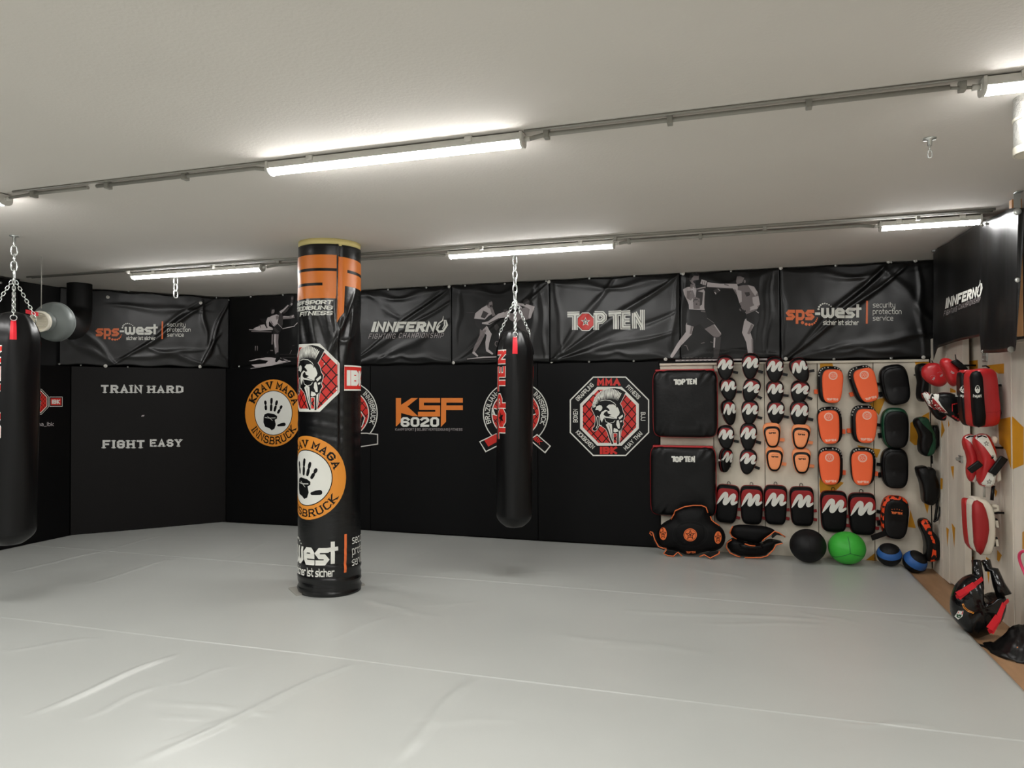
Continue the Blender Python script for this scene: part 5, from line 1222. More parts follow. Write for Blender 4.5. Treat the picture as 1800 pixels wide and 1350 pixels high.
big_shield(1143, 1257.5, 786, 906, 'large black strike shield with red edges, lower of the two behind the belly protector', 5)

# ---- shapes traced on a plane at a given distance and given real thickness
def traced(name, label, pts, o, k, y, T, m_, cat, rings=PROF, group=None, disp=None, sub_=1):
    corner = o != O1 and name != 'belly_pad'
    W = [P(o[0]+x/k, o[1]+z/k, y=y) for x, z in pts]; n = len(W); cx = sum(p.x for p in W)/n; cz = sum(p.z for p in W)/n
    r = empty(name, (cx, y+T, cz), label=label, cat=cat, group=group)
    ol = [(p.x-cx, p.z-cz) for p in W]
    for _ in range(sub_):   # corner cutting
        ol = [q for a_, b_ in zip(ol, ol[1:]+ol[:1]) for q in ((a_[0]*.78+b_[0]*.22, a_[1]*.78+b_[1]*.22), (a_[0]*.22+b_[0]*.78, a_[1]*.22+b_[1]*.78))]
    b = slab(name.split('_')[-1]+'_body', ol, T, m_, r, prof=rings, disp=disp)
    if corner:
        zt_ = max(p[1] for p in ol); wx = RX if y+T*.7 > y3 else RX2; A_ = Vector((cx, y+T*.7, cz+zt_*.4)); d_ = Vector((0, 7.958-A_.y, 0)) if y > 7.3 else Vector((wx+.003-A_.x, 0, 0))
        bm = bmesh.new(); tube(bm, [A_-Vector((cx, y+T, cz)), A_+d_-Vector((cx, y+T, cz))], .008, n=8); obj('hanging_strap', bm, M_leather, r)
    def L(x, z): p = P(o[0]+x/k, o[1]+z/k, y=y); return (p.x-cx, p.z-cz)
    a = Art(Cast(b.data), tf=L); a.flip = -1
    def pt(x, z, yy): q = L(x, z); return Vector((q[0], yy-(y+T), q[1]))
    return r, b, a, L, pt
SOFT = [(.80, 0), (.93, -.15), (1, -.42), (.98, -.65), (.90, -.85), (.75, -.97), (.5, -1.03), (.2, -1.05)]
THIN = [(.96, 0), (1, -.2), (1, -.6), (.97, -.9), (.9, -1), (.5, -1.1), (.2, -1.15)]
def line(r, name, pts, pt, y, rad, m_):
    bm = bmesh.new(); tube(bm, [pt(x, z, y) for x, z in pts], rad, n=6); return obj(name, bm, m_, r)

# belly protector on the floor
O1, K1 = (1120, 820), 5.294
pts = [(345, 445), (372, 420), (430, 396), (520, 382), (600, 382), (640, 402), (655, 450), (678, 500), (705, 540), (760, 580), (800, 620), (822, 680), (815, 740), (785, 790), (740, 815), (660, 820), (600, 828), (560, 848), (500, 856), (430, 848), (380, 822), (320, 806), (240, 795), (195, 770), (175, 700), (175, 630), (205, 580), (250, 545), (300, 520), (335, 485)]
r, b, a, L, pt = traced('belly_protector', 'black belly protector with three orange star badges leaning on the wall', pts, O1, K1, 7.54, .20, M_leather_matt, 'protector', rings=SOFT)
a.ring(495, 642, 165, 122, 5, M_black, 1); a.disc(495, 647, 62, 60, M_orange2, 1, 32); a.ring(495, 647, 54, 52, 2.5, M_black, 2, 32)
for cx, cz, q_ in ((495, 645, 46), ): a.stroke([(cx+q_*(1 if i % 2 == 0 else .42)*math.sin(PI*i/5), cz-q_*(1 if i % 2 == 0 else .42)*math.cos(PI*i/5)) for i in range(10)], 6, M_black, 3, closed=True); star(a, cx, cz, 14, M_black, 3)
for cx, cz, rx in ((240, 642, 36), (752, 678, 33)):
    a.disc(cx, cz, rx, 58, M_orange2, 1, 28); a.stroke([(cx+rx*.8*(1 if i % 2 == 0 else .42)*math.sin(PI*i/5), cz-46*(1 if i % 2 == 0 else .42)*math.cos(PI*i/5)) for i in range(10)], 5, M_black, 3, closed=True); a.disc(cx, cz, 7, 10, M_black, 3, 10)
topten(a, 455, 802, 88, 24, full=False, m_=M_orange2)
a.build('badge_print', b, grid=.03, off=.003, step=.0005, label='orange star badges and lettering')
slab('front_panel', [(p[0], p[1]) for p in [L(495+158*math.cos(2*PI*i/36), 642-116*math.sin(2*PI*i/36)) for i in range(36)]], .035, M_leather_matt, r, y0=-.175, prof=[(1, 0), (.99, -.4), (.94, -.8), (.8, -1), (.5, -1.1), (.2, -1.15)]).hide_render = False
fp = [c_ for c_ in r.children if c_.name.startswith('front_panel')][0]; a2 = Art(Cast(fp.data), tf=L); a2.flip = -1
a2.disc(495, 647, 62, 60, M_orange2, 1, 32); a2.ring(495, 647, 53, 51, 3, M_black, 2, 32)
a2.stroke([(495+42*(1 if i % 2 == 0 else .42)*math.sin(PI*i/5), 647-42*(1 if i % 2 == 0 else .42)*math.cos(PI*i/5)) for i in range(10)], 6, M_black, 3, closed=True); star(a2, 495, 647, 15, M_black, 3)
a2.build('badge_print', fp, off=.002, step=.0004)
line(r, 'orange_piping', [(342, 455), (352, 430), (385, 415), (440, 392), (520, 380), (600, 381), (640, 398), (650, 425), (658, 450)], pt, 7.57, .006, M_orange2)
line(r, 'orange_piping', [(310, 515), (330, 480), (342, 460)], pt, 7.60, .006, M_orange2); line(r, 'orange_piping', [(680, 485), (690, 520), (720, 545), (765, 575)], pt, 7.60, .006, M_orange2)
def flap(r, pts, pt, y, m_, edge=None, T=.02, name='flap'):
    bm = bmesh.new(); prism(bm, ([pt(x, z, y) for x, z in pts], [pt(x, z, y+T) for x, z in pts])); obj(name, bm, m_, r, bevel=.004)
    if edge: line(r, 'orange_piping', edge, pt, y-.002, .006, M_orange2)
flap(r, [(112, 630), (135, 628), (160, 660), (190, 740), (240, 775), (262, 785), (245, 800), (190, 780), (150, 720), (135, 665)], pt, 7.58, M_leather, [(135, 665), (112, 640), (118, 626), (140, 634), (160, 700), (195, 765), (240, 782), (272, 778), (262, 790)], T=.03)
flap(r, [(272, 785), (330, 790), (385, 806), (340, 848), (290, 842), (248, 822)], pt, 7.53, M_leather, [(275, 785), (248, 820), (290, 842), (340, 846), (380, 808), (420, 846)], T=.03)
flap(r, [(625, 822), (700, 800), (765, 800), (765, 822), (680, 864), (640, 850)], pt, 7.53, M_leather, [(580, 850), (625, 832), (680, 864), (762, 822), (765, 800)], T=.03)
def settle(r, z0):
    bpy.context.view_layer.update()
    zm = min((o_.matrix_world @ v.co).z for o_ in r.children if o_.type == 'MESH' and 'strap' not in o_.name for v in o_.data.vertices); r.location.z += z0-zm
settle(r, .003)
# folded protector
pts = [(870, 600), (900, 575), (960, 565), (1080, 575), (1190, 580), (1260, 605), (1290, 625), (1240, 670), (1180, 700), (1150, 735), (1060, 735), (980, 715), (900, 690), (862, 650)]
r, b, a, L, pt = traced('folded_protector', 'folded black protector with orange edging on the floor between belly protector and black ball', pts, O1, K1, 7.70, .13, M_leather_matt, 'protector', rings=SOFT)
line(r, 'orange_piping', [(925, 695), (880, 670), (862, 635), (880, 590), (890, 575)], pt, 7.73, .006, M_orange2); line(r, 'orange_piping', [(1165, 710), (1190, 685), (1240, 650), (1280, 618), (1320, 632), (1378, 672)], pt, 7.70, .006, M_orange2)
bm = bmesh.new(); bm_pts = [(840, 720), (880, 690), (960, 715), (1060, 740), (1190, 740), (1260, 700), (1340, 715), (1290, 740), (1270, 790), (1200, 845), (1100, 855), (960, 850), (870, 815), (838, 770)]
ol = [L(x, z) for x, z in bm_pts]; slab('lower_layer', ol, .17, M_leather_matt, r, prof=SOFT, y0=-.0)
ol = [L(x, z) for x, z in [(930, 725), (1000, 722), (1060, 745), (1130, 735), (1180, 740), (1185, 765), (1120, 780), (1020, 780), (950, 765)]]; slab('fold_roll', ol, .18, M_leather, r, prof=SOFT, y0=-.02)
line(r, 'orange_piping', [(880, 692), (838, 720), (830, 765), (865, 815), (930, 845), (960, 852)], pt, 7.68, .006, M_orange2); line(r, 'orange_piping', [(1352, 722), (1290, 738), (1268, 780), (1210, 838), (1150, 855), (1000, 856)], pt, 7.66, .006, M_orange2)
line(r, 'orange_piping', [(1000, 722), (1050, 738), (1100, 742)], pt, 7.63, .006, M_orange2)
flap(r, [(1270, 630), (1300, 628), (1380, 674), (1350, 665), (1300, 655), (1260, 690), (1250, 670)], pt, 7.72, M_leather); flap(r, [(1260, 700), (1310, 702), (1356, 722), (1290, 738), (1255, 735)], pt, 7.70, M_leather)

settle(r, .003)
# ---- balls
def ball(label, px, py, rpx, y, m_, squash=.96, bands=None, group='medicine balls on the floor', seams=False, rz=0, tiltv=(0, 0, 0), zb=.002):
    lo, hi = 5.5, 7.9
    for _ in range(40):   # the distance at which a ball of this size rests on its floor
        y = (lo+hi)/2; p = P(px, py, y=y); R = (P(px+rpx, py, y=y)-p).length*.98
        if p.z-R*squash < zb: hi = y
        else: lo = y
    e = empty('medicine_ball', (p.x, y, max(R*squash, .0)+(0 if y < 9 else 0)), rot=tiltv, label=label, cat='ball', group=group)
    zc = p.z; e.location.z = zb+R*squash
    bm = bmesh.new(); bmesh.ops.create_uvsphere(bm, u_segments=48, v_segments=32, radius=R)
    for v in bm.verts:
        v.co.z *= squash
    for f in bm.faces: f.smooth = True
    obj('ball_body', bm, m_, e)
    if seams:
        bm = bmesh.new(); vs = []
        c = Vector((.05, -1, -.12)).normalized()
        for d in (Vector((-.85, -.35, -.55)), Vector((.85, -.4, -.35)), Vector((-.02, -.6, .85))):
            d.normalize(); pp = []
            for i in range(13): u = (c.lerp(d, i/12)).normalized()*R*1.0; u.z *= squash; pp.append(u)
            tube(bm, pp, .0022, n=6)
        obj('seam', bm, M_black if m_ is M_ball else M_dkgreen, e)
    if bands:
        bm = bmesh.new(); 
        def sph(a_, b_): return Vector((math.cos(a_)*math.cos(b_), math.sin(a_)*math.cos(b_), math.sin(b_)))*(R*1.006)
        for (lo, hi) in bands:
            n1, n2 = 48, 8; V = [[bm.verts.new((s_.x, s_.y, s_.z*squash)) for s_ in [sph(2*PI*i/n1, lo+(hi-lo)*j/n2) for i in range(n1)]] for j in range(n2+1)]
            for j in range(n2):
                for i in range(n1): bm.faces.new((V[j][i], V[j][(i+1) % n1], V[j+1][(i+1) % n1], V[j+1][i])).smooth = True
        obj('blue_band', bm, M_blue, e)
        bm = bmesh.new()
        for b_ in bands[0]: tube(bm, [Vector((v.x, v.y, v.z*squash)) for v in [sph(2*PI*i/40, b_)*1.003 for i in range(40)]], .003, True, 6)
        obj('seam', bm, M_black, e)
    return e
ball('large matt black ball on the mat below the zigzag shields', 1420, 959, 33.5, 7.73, M_ball, .95, seams=True, group='large medicine balls')
ball('bright green ball on the mat, the only green ball', 1488.5, 963, 34.5, 7.62, M_green, .92, seams=True, group='large medicine balls')
ball('blue and black ball directly below the orange camouflage shield', 1563, 975, 22.9, 7.72, M_ball, .96, bands=[(.10, .72)], group='small blue and black balls', tiltv=(.45, -.05, 0))
ball('blue and black ball nearest the right corner, partly off the mat', 1608, 987.5, 22.6, 7.62, M_ball, .96, bands=[(-.05, .75)], group='small blue and black balls', tiltv=(.5, .45, 0), zb=-.049)

# ---- pads hanging edge-on in the corner and on the right wall
O2, K2 = (1400, 620), 6
O4, K4 = (1560, 560), 4.5
O3, K3 = (1400, 820), 6
O5, K5 = (1560, 840), 3.75
EDGE = 'kick shields hanging edge-on in the corner'
r, b, a, L, pt = traced('kick_shield', 'black kick shield hanging edge-on behind the red mitts', [(1290, 130), (1330, 105), (1400, 108), (1420, 150), (1400, 250), (1410, 350), (1400, 440), (1370, 520), (1330, 515), (1305, 470), (1310, 380), (1320, 300), (1300, 220)], O2, K2, 7.55, .20, M_leather, 'kick shield', group=EDGE)
r, b, a, L, pt = traced('kick_shield', 'black and green kick shield hanging edge-on in the corner', [(1262, 720), (1290, 685), (1350, 675), (1400, 690), (1420, 740), (1450, 800), (1480, 870), (1485, 980), (1470, 1060), (1430, 1100), (1360, 1095), (1315, 1050), (1310, 960), (1325, 890), (1300, 820), (1270, 770)], O2, K2, 7.60, .17, M_leather, 'kick shield', group=EDGE)
a.poly([(1290, 690), (1350, 678), (1395, 695), (1410, 745), (1445, 820), (1478, 880), (1480, 980), (1440, 1090), (1380, 1085), (1410, 1000), (1440, 930), (1430, 850), (1370, 790), (1320, 740)], M_dkgreen, 1); a.build('green_side', b, grid=.012, off=.0035, step=.0014, label='dark green side panel')
slab('strap_pad', [L(x, z) for x, z in [(1450, 770), (1500, 765), (1522, 830), (1520, 990), (1490, 1030), (1460, 990)]], .12, M_leather, r, y0=-.02)
line(r, 'cord', [(1448, 1090), (1450, 1175)], pt, 7.66, .006, M_leather)
r, b, a, L, pt = traced('kick_shield', 'plain black kick shield hanging edge-on below the green one', [(1282, 1220), (1320, 1205), (1380, 1198), (1400, 1225), (1450, 1215), (1480, 1240), (1480, 1290), (1500, 1330), (1520, 1420), (1515, 1530), (1460, 1625), (1400, 1615), (1355, 1590), (1345, 1480), (1330, 1380), (1295, 1290)], O2, K2, 7.60, .18, M_leather, 'kick shield', group=EDGE)
line(r, 'hanging_strap', [(1500, 1540), (1500, 1640), (1485, 1740), (1480, 1790)], pt, 7.66, .012, M_leather)
r, b, a, L, pt = traced('kick_shield', 'black kick shield with orange camouflage side hanging edge-on beside the blue balls', [(1305, 590), (1330, 562), (1390, 558), (1430, 600), (1440, 680), (1480, 720), (1530, 800), (1535, 940), (1510, 1005), (1440, 1018), (1385, 1010), (1365, 940), (1375, 850), (1355, 740), (1315, 660)], O3, K3, 7.66, .15, M_leather, 'kick shield', group=EDGE)
a.poly([(1312, 590), (1345, 562), (1390, 565), (1405, 620), (1430, 690), (1455, 770), (1470, 880), (1478, 1000), (1415, 1008), (1430, 900), (1440, 820), (1410, 740), (1360, 670)], M_camo, 1); a.build('camouflage_side', b, grid=.012, off=.0035, step=.0014, label='orange camouflage side')
line(r, 'cord_end', [(1440, 580), (1480, 560), (1500, 500), (1510, 420)], pt, 7.64, .010, M_leather)
# red oval mitts
RM = 'red oval mitts in the right corner'
r, b, a, L, pt = traced('focus_mitt', 'red oval mitt nearest the back wall in the corner', [(1328, 200), (1345, 145), (1400, 108), (1480, 100), (1540, 125), (1580, 180), (1610, 250), (1610, 310), (1570, 350), (1520, 362), (1440, 340), (1370, 290), (1338, 250)], O2, K2, 7.05, .10, M_rough_red, 'mitt', rings=SOFT, group=RM)
for cx, cz, rt in ((1450, 265, -1.0), (1525, 230, -.7)):
    for i in range(5): a.disc(cx-38+i*12, cz-28+abs(i-2)*5, 2.5, 2.5, M_g1, 1, 8)
    a.text('TOP', cx-6, cz+30, 38, 18, 1.6, M_g1, 1, rot=rt, gap=2)
a.build('logo_print', b, off=.002)
line(r, 'cord_end', [(1450, 108), (1435, 80)], pt, 7.08, .004, M_leather)
r, b, a, L, pt = traced('focus_mitt', 'red oval mitt with black laced strap, right of the other', [(1535, 75), (1570, 50), (1620, 52), (1660, 80), (1700, 130), (1745, 190), (1740, 260), (1720, 330), (1690, 360), (1640, 340), (1600, 270), (1570, 190), (1535, 130)], O2, K2, 6.75, .12, M_rough_red, 'mitt', rings=SOFT, group=RM)
a.text('TOP', 1618, 205, 44, 20, 1.6, M_g1, 1, rot=.6, gap=2); a.build('logo_print', b, off=.002)
slab('laced_strap', [L(x, z) for x, z in [(1620, 95), (1690, 70), (1740, 110), (1800, 165), (1800, 190), (1740, 190), (1700, 160)]], .05, M_leather, r, y0=-.10)
line(r, 'cord_end', [(1695, 75), (1685, 15)], pt, 6.78, .004, M_leather)
# white/red/black mitts below
r, b, a, L, pt = traced('focus_mitt', 'white and red slim mitt with black palm, leftmost under the red ovals', [(1335, 430), (1370, 405), (1410, 420), (1450, 480), (1480, 560), (1560, 640), (1600, 660), (1590, 720), (1540, 720), (1490, 700), (1440, 640), (1400, 560), (1350, 480)], O2, K2, 6.95, .08, M_leather, 'mitt', rings=SOFT, group='mitts under the red ovals')
a.poly([(1335, 430), (1372, 406), (1410, 425), (1460, 500), (1500, 600), (1450, 600), (1390, 540), (1345, 470)], M_dkred, 1); a.poly([(1338, 432), (1372, 408), (1400, 440), (1430, 510), (1430, 580), (1400, 560), (1350, 470)], M_white, 2)
a.poly([(1395, 430), (1410, 430), (1440, 500), (1430, 520)], M_dkred, 3)
for i in range(4): a.poly([(1540+i*14, 690-i*8), (1552+i*14, 680-i*8), (1556+i*14, 690-i*8), (1545+i*14, 700-i*8)], M_rough_red, 3)
a.build('colour_print', b, grid=.012, off=.0035, step=.0014)
r, b, a, L, pt = traced('focus_mitt', 'white red and black mitt partly behind the red thai pads', [(1440, 450), (1460, 425), (1500, 430), (1560, 415), (1640, 420), (1700, 440), (1745, 480), (1745, 560), (1735, 640), (1760, 720), (1720, 735), (1660, 690), (1590, 650), (1520, 620), (1450, 560), (1425, 500)], O2, K2, 6.55, .12, M_leather, 'mitt', rings=SOFT, group='mitts under the red ovals')
a.poly([(1425, 480), (1450, 430), (1510, 435), (1495, 500), (1530, 560), (1600, 640), (1540, 630), (1450, 560)], M_white, 1); a.poly([(1425, 490), (1445, 480), (1520, 570), (1600, 642), (1545, 632), (1450, 566)], M_dkred, 2)
a.stroke([(1735, 515), (1690, 535), (1640, 545), (1640, 620)], 9, M_rough_red, 2); a.stroke([(1735, 600), (1700, 650)], 9, M_rough_red, 2)
for i in range(4): a.poly([(1640+i*26, 660+i*16), (1662+i*26, 660+i*16), (1670+i*26, 684+i*16), (1650+i*26, 680+i*16)], M_rough_red, 2)
a.build('colour_print', b, grid=.012, off=.0035, step=.0014)

# thai pads on the right wall
def star_skull(a, x, y, s_):
    a.disc(x, y, 16*s_, 26*s_, M_white, 2, 16); a.disc(x-6*s_, y-6*s_, 4*s_, 6*s_, M_black, 3, 8); a.disc(x+6*s_, y-6*s_, 4*s_, 6*s_, M_black, 3, 8); a.poly([(x-3*s_, y+14*s_), (x+3*s_, y+14*s_), (x, y+4*s_)], M_black, 3)
    a.disc(x, y-16*s_, 9*s_, 6*s_, M_black, 3, 10)
    a.text('hayashi', x-22*s_, y+52*s_, 46*s_, 20*s_, 1.3, M_white, 2, gap=1.2)
r, b, a, L, pt = traced('thai_pad', 'red thai pad with black face and white skull print, left of the pair', [(578, 430), (600, 415), (650, 420), (680, 440), (700, 600), (700, 830), (670, 852), (630, 848), (600, 800), (580, 600)], O4, K4, 6.32, .13, M_leather, 'thai pad', group='red and black thai pads')
star_skull(a, 598, 560, 1.15); a.build('skull_print', b, grid=.012, off=.0035, step=.0014)
slab('red_side', [L(x, z) for x, z in [(590, 418), (610, 404), (680, 402), (720, 415), (720, 440), (640, 436), (590, 432)]], .12, M_rough_red, r, y0=-.01)
r, b, a, L, pt = traced('thai_pad', 'thick red thai pad with black face, larger right one of the pair', [(655, 440), (680, 412), (730, 396), (800, 388), (850, 395), (880, 430), (895, 600), (910, 720), (905, 830), (870, 855), (790, 863), (700, 860), (672, 840), (662, 640)], O4, K4, 6.10, .20, M_rough_red, 'thai pad', group='red and black thai pads', disp=lambda x, z: .006*noise.noise(Vector((x*14, z*14, 5))))
fc = slab('black_face', [L(x, z) for x, z in [(652, 450), (668, 422), (700, 412), (728, 420), (742, 450), (750, 560), (758, 680), (770, 790), (764, 848), (720, 862), (680, 846), (668, 740), (660, 600)]], .10, M_leather_matt, r, y0=-.16, prof=SOFT)
a2 = Art(Cast(fc.data), tf=L); a2.flip = -1; star_skull(a2, 690, 560, 1.2); a2.build('skull_print', fc, grid=.012, off=.003, step=.001)
a.stroke([(776, 742), (865, 738), (895, 722)], 3, M_dkred, 2); a.stroke([(862, 738), (866, 800), (850, 850)], 3, M_dkred, 2); a.build('stitching', b, grid=.012, off=.004, step=.0014)
slab('arm_strap', [L(x, z) for x, z in [(880, 430), (905, 450), (920, 560), (935, 730), (950, 760), (940, 800), (905, 820), (895, 700)]], .14, M_leather, r, y0=.05)
line(r, 'hanging_loop', [(770, 374), (800, 372), (828, 388)], pt, 6.16, .006, M_leather)
r, b, a, L, pt = traced('thai_pad', 'curved red and white star-printed thai pad, left of the pair', [(612, 960), (625, 930), (680, 912), (720, 930), (740, 990), (760, 1080), (740, 1180), (740, 1260), (710, 1310), (660, 1290), (645, 1230), (660, 1140), (640, 1060), (618, 1010)], O4, K4, 6.28, .12, M_rough_red, 'thai pad', rings=SOFT, group='curved red and white thai pads')
a.poly([(618, 945), (650, 920), (710, 925), (725, 1000), (755, 1100), (740, 1110), (700, 1050), (660, 980)], M_white, 1); a.poly([(700, 1225), (735, 1245), (715, 1310), (680, 1290)], M_white, 1)
for x, z, q_ in ((690, 988, 16), (712, 1276, 12), (735, 1070, 9)): a.stroke([(x+q_*(1 if i % 2 == 0 else .42)*math.sin(PI*i/5), z-q_*(1 if i % 2 == 0 else .42)*math.cos(PI*i/5)) for i in range(10)], 3, M_black, 3, closed=True)
a.stroke([(630, 945), (660, 930), (700, 935)], 8, M_black, 2); a.build('star_print', b, grid=.012, off=.0035, step=.0014)
r, b, a, L, pt = traced('thai_pad', 'curved red and white star-printed thai pad with black straps, right of the pair', [(700, 960), (715, 925), (770, 910), (820, 920), (850, 970), (880, 1040), (885, 1130), (880, 1240), (860, 1340), (800, 1345), (740, 1320), (735, 1240), (752, 1140), (740, 1070), (708, 1010)], O4, K4, 6.12, .14, M_rough_red, 'thai pad', rings=SOFT, group='curved red and white thai pads')
a.poly([(705, 950), (725, 922), (790, 920), (850, 1060), (870, 1110), (850, 1130), (820, 1090), (770, 1020)], M_white, 1); a.poly([(790, 1215), (840, 1230), (870, 1225), (850, 1342), (780, 1345), (745, 1320)], M_white, 1)
for x, z, q_ in ((780, 988, 20), (805, 1290, 20), (830, 1090, 11), (840, 1240, 10)): a.stroke([(x+q_*(1 if i % 2 == 0 else .42)*math.sin(PI*i/5), z-q_*(1 if i % 2 == 0 else .42)*math.cos(PI*i/5)) for i in range(10)], 3, M_black, 3, closed=True)
a.stroke([(720, 940), (755, 928), (790, 940)], 9, M_black, 2); a.disc(825, 1100, 10, 8, M_black, 3, 10); a.build('star_print', b, grid=.012, off=.0035, step=.0014)
bm = bmesh.new(); strap_bm(bm, pt(815, 1225, 6.08), pt(915, 1095, 6.08), .055, .03); strap_bm(bm, pt(645, 1205, 6.10), pt(735, 1140, 6.10), .05, .03); obj('black_strap', bm, M_leather, r, bevel=.008)
slab('cream_cuff', [L(x, z) for x, z in [(845, 940), (875, 930), (898, 950), (885, 990), (860, 1000), (835, 975)]], .08, M_cream, r, y0=-.02, prof=SOFT); slab('cream_cuff', [L(x, z) for x, z in [(890, 1200), (920, 1190), (932, 1290), (900, 1310), (880, 1280)]], .08, M_cream, r, y0=-.0, prof=SOFT)
r, b, a, L, pt = traced('thai_pad', 'red thai pad with cream edge, left of the lower pair', [(510, 150), (525, 138), (548, 142), (562, 175), (572, 300), (580, 420), (578, 480), (560, 480), (530, 440), (520, 350), (514, 240)], O5, K5, 6.29, .11, M_rough_red, 'thai pad', group='red and cream thai pads')
r, b, a, L, pt = traced('thai_pad', 'thick red and cream thai pad with buckled straps, right of the lower pair', [(560, 165), (578, 148), (575, 132), (620, 136), (665, 148), (700, 190), (720, 260), (722, 400), (712, 470), (690, 518), (650, 520), (610, 505), (580, 480), (568, 380), (560, 250)], O5, K5, 6.10, .17, M_cream, 'thai pad', group='red and cream thai pads')
fc = slab('red_face', [L(x, z) for x, z in [(558, 175), (570, 152), (592, 146), (625, 165), (645, 205), (662, 270), (668, 340), (655, 420), (628, 490), (612, 508), (585, 484), (570, 440), (564, 340), (558, 250)]], .08, M_dkred, r, y0=-.135, prof=SOFT)
a.stroke([(560, 190), (592, 208)], 3, M_g1, 2); a.text('TOP', 562, 208, 34, 18, 1.2, M_g1, 2, rot=.3)
for i in range(26): z = 190+i*12; xx = 694+22*math.sin(PI*(z-170)/340); a.stroke([(xx, z), (xx+8, z+2)], 3, M_black, 2)
a.build('stitching', b, grid=.012, off=.004, step=.0014)
line(r, 'cream_handle', [(715, 196), (755, 200), (760, 225), (715, 232)], pt, 6.20, .014, M_cream)
for z in (315, 440):
    bm = bmesh.new(); strap_bm(bm, pt(712, z, 6.18), pt(760, z-4, 6.18), .07, .04); obj('buckled_strap', bm, M_leather, r, bevel=.01)
    bm = bmesh.new(); strap_bm(bm, pt(735, z+1, 6.165), pt(752, z, 6.165), .05, .01); obj('buckle', bm, M_cream, r)
line(r, 'hanging_strap', [(665, 60), (668, 140)], pt, 6.2, .008, M_conduit); line(r, 'hanging_strap', [(728, 62), (718, 160)], pt, 6.2, .012, M_leather)

# belly pad standing on the floor
r, b, a, L, pt = traced('belly_pad', 'black shiny belly pad with red handles slumped on the floor by the right wall', [(455, 740), (490, 670), (540, 625), (600, 605), (635, 625), (645, 720), (650, 780), (700, 770), (760, 735), (810, 745), (812, 830), (800, 880), (760, 940), (700, 1000), (640, 1030), (590, 1028), (540, 985), (480, 930), (445, 880), (440, 800)], O5, K5, 5.72, .20, M_gloss, 'belly pad', rings=SOFT, disp=lambda x, z: .016*noise.noise(Vector((x*20, z*24, 2)))+.008*math.sin(x*60+z*30))
a.poly([(470, 830), (500, 825), (495, 865), (475, 895), (457, 880)], M_white, 2); a.poly([(472, 832), (498, 828), (494, 850), (468, 852)], M_strap_red, 3); a.poly([(464, 856), (490, 854), (484, 880), (466, 880)], M_dkgreen, 3)
a.stroke([(495, 780), (505, 805), (530, 825), (565, 838)], 12, M_amber, 2); a.stroke([(497, 785), (508, 808), (532, 825), (560, 834)], 4, M_black, 3); a.build('crest_print', b, grid=.02, off=.004, label='small crest and curved amber lettering')
def red_strap(pts_, w_): 
    bm = bmesh.new()
    for p_, q_ in zip(pts_, pts_[1:]): strap_bm(bm, pt(*p_), pt(*q_), w_, .008)
    obj('red_handle', bm, M_strap_red, r)
red_strap([(615, 605, 5.68), (540, 625, 5.60), (470, 660, 5.58), (428, 690, 5.60)], .038); red_strap([(428, 690, 5.60), (440, 718, 5.62), (500, 670, 5.62)], .028)
red_strap([(778, 740, 5.66), (720, 750, 5.58), (660, 800, 5.50), (602, 880, 5.50)], .038); red_strap([(602, 880, 5.50), (620, 912, 5.52), (680, 830, 5.55), (735, 750, 5.62)], .028)
bm = bmesh.new(); tube(bm, [pt(625, 700, 5.80), pt(622, 600, 5.80), pt(620, 520, 5.84)], [.035, .032, .03]); tube(bm, [pt(790, 740, 5.78), pt(760, 670, 5.80), pt(735, 580, 5.82), pt(705, 580, 5.84), pt(690, 520, 5.86)], [.05, .04, .03, .028, .03]); obj('shoulder_strap', bm, M_gloss, r)
settle(r, -.048)
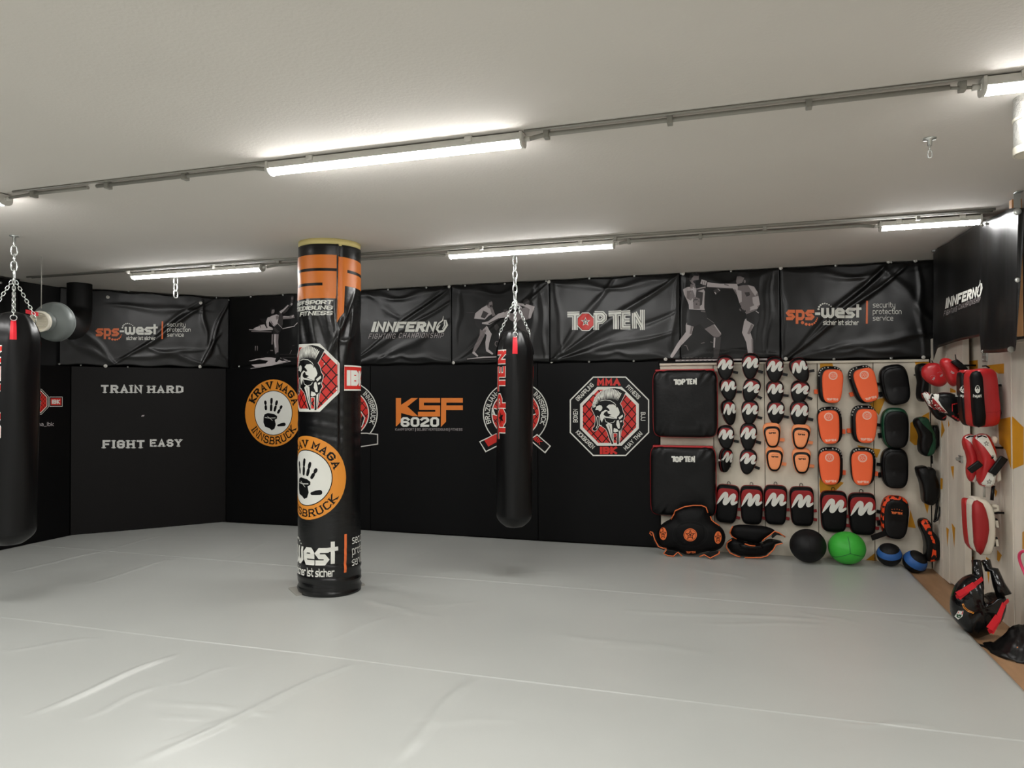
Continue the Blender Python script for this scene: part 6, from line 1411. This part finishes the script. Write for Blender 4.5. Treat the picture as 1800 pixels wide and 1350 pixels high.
# folded banner on the floor at the lower right
e = empty('folded_banner', (1.75, 5.2, -.05), label='black vinyl banner with an eyelet and orange letter lying in the lower right corner', cat='banner')
top_ = [(585, 1086), (640, 1092), (700, 1085), (760, 1040), (800, 1000), (840, 975), (875, 965), (905, 968), (960, 990)]
bot_ = [(590, 1092), (640, 1115), (680, 1150), (740, 1180), (800, 1202), (850, 1215), (900, 1224), (940, 1232), (990, 1240)]
V = []; bm = bmesh.new(); N_ = 12
Bp = [P(O5[0]+x/K5, O5[1]+z/K5, z=-.045) for x, z in bot_]
Tp = [P(O5[0]+x/K5, O5[1]+z/K5, y=bp_.y+.05+.22*min(1, i/5)) for i, ((x, z), bp_) in enumerate(zip(top_, Bp))]
for i in range(len(Bp)-1):
    for q_ in range(4):
        t_ = q_/4; b_ = Bp[i].lerp(Bp[i+1], t_); c_ = Tp[i].lerp(Tp[i+1], t_)
        V.append([bm.verts.new(b_.lerp(c_, j/N_)+Vector((0, -.05*math.sin(PI*j/N_), 0)) + Vector((0, 0, .006*math.sin(i*2+j)))) for j in range(N_+1)])
for A_, B_ in zip(V, V[1:]):
    for j in range(N_): bm.faces.new((A_[j], B_[j], B_[j+1], A_[j+1])).smooth = True
o = obj('banner_sheet', bm, M_ban); so = o.modifiers.new('t', 'SOLIDIFY'); so.thickness = .004; adopt(o, e)
bt = BVHTree.FromPolygons([v.co[:] for v in o.data.vertices], [p_.vertices[:] for p_ in o.data.polygons])
class RayS:
    def map(s, x, y, off):
        d = ray(x, y).normalized(); h = bt.ray_cast(Vector((0, 0, EYE)), d); return (h[0] if h[0] is not None else P(x, y, y=Tp[4].y-.05))-d*(off+.002)
a = Art(RayS(), tf=lambda x, y: (O5[0]+x/K5, O5[1]+y/K5)); a.flip = -1
a.stroke([(815, 1082), (850, 1105), (885, 1125), (915, 1130), (930, 1105), (895, 1092), (872, 1068), (890, 1048), (940, 1050)], 24, M_orange, 1); a.ring(772, 1057, 14, 12, 7, M_white, 1, 20)
adopt(a.build('letter_print', grid=2.5, label='orange letter and pale eyelet'), e)
# pink loop at the right edge
p = P(1806, 1000, x=1.84); bm = bmesh.new(); tube(bm, [(1.84+.02*math.sin(t*2), p.y-.02-.13*math.cos(t), p.z+.12*math.sin(t)) for t in [2*PI*i/28 for i in range(28)]], .010, True, 8)
obj('resistance_band', bm, M_pink, label='pink rubber loop hanging at the right picture edge', cat='band')
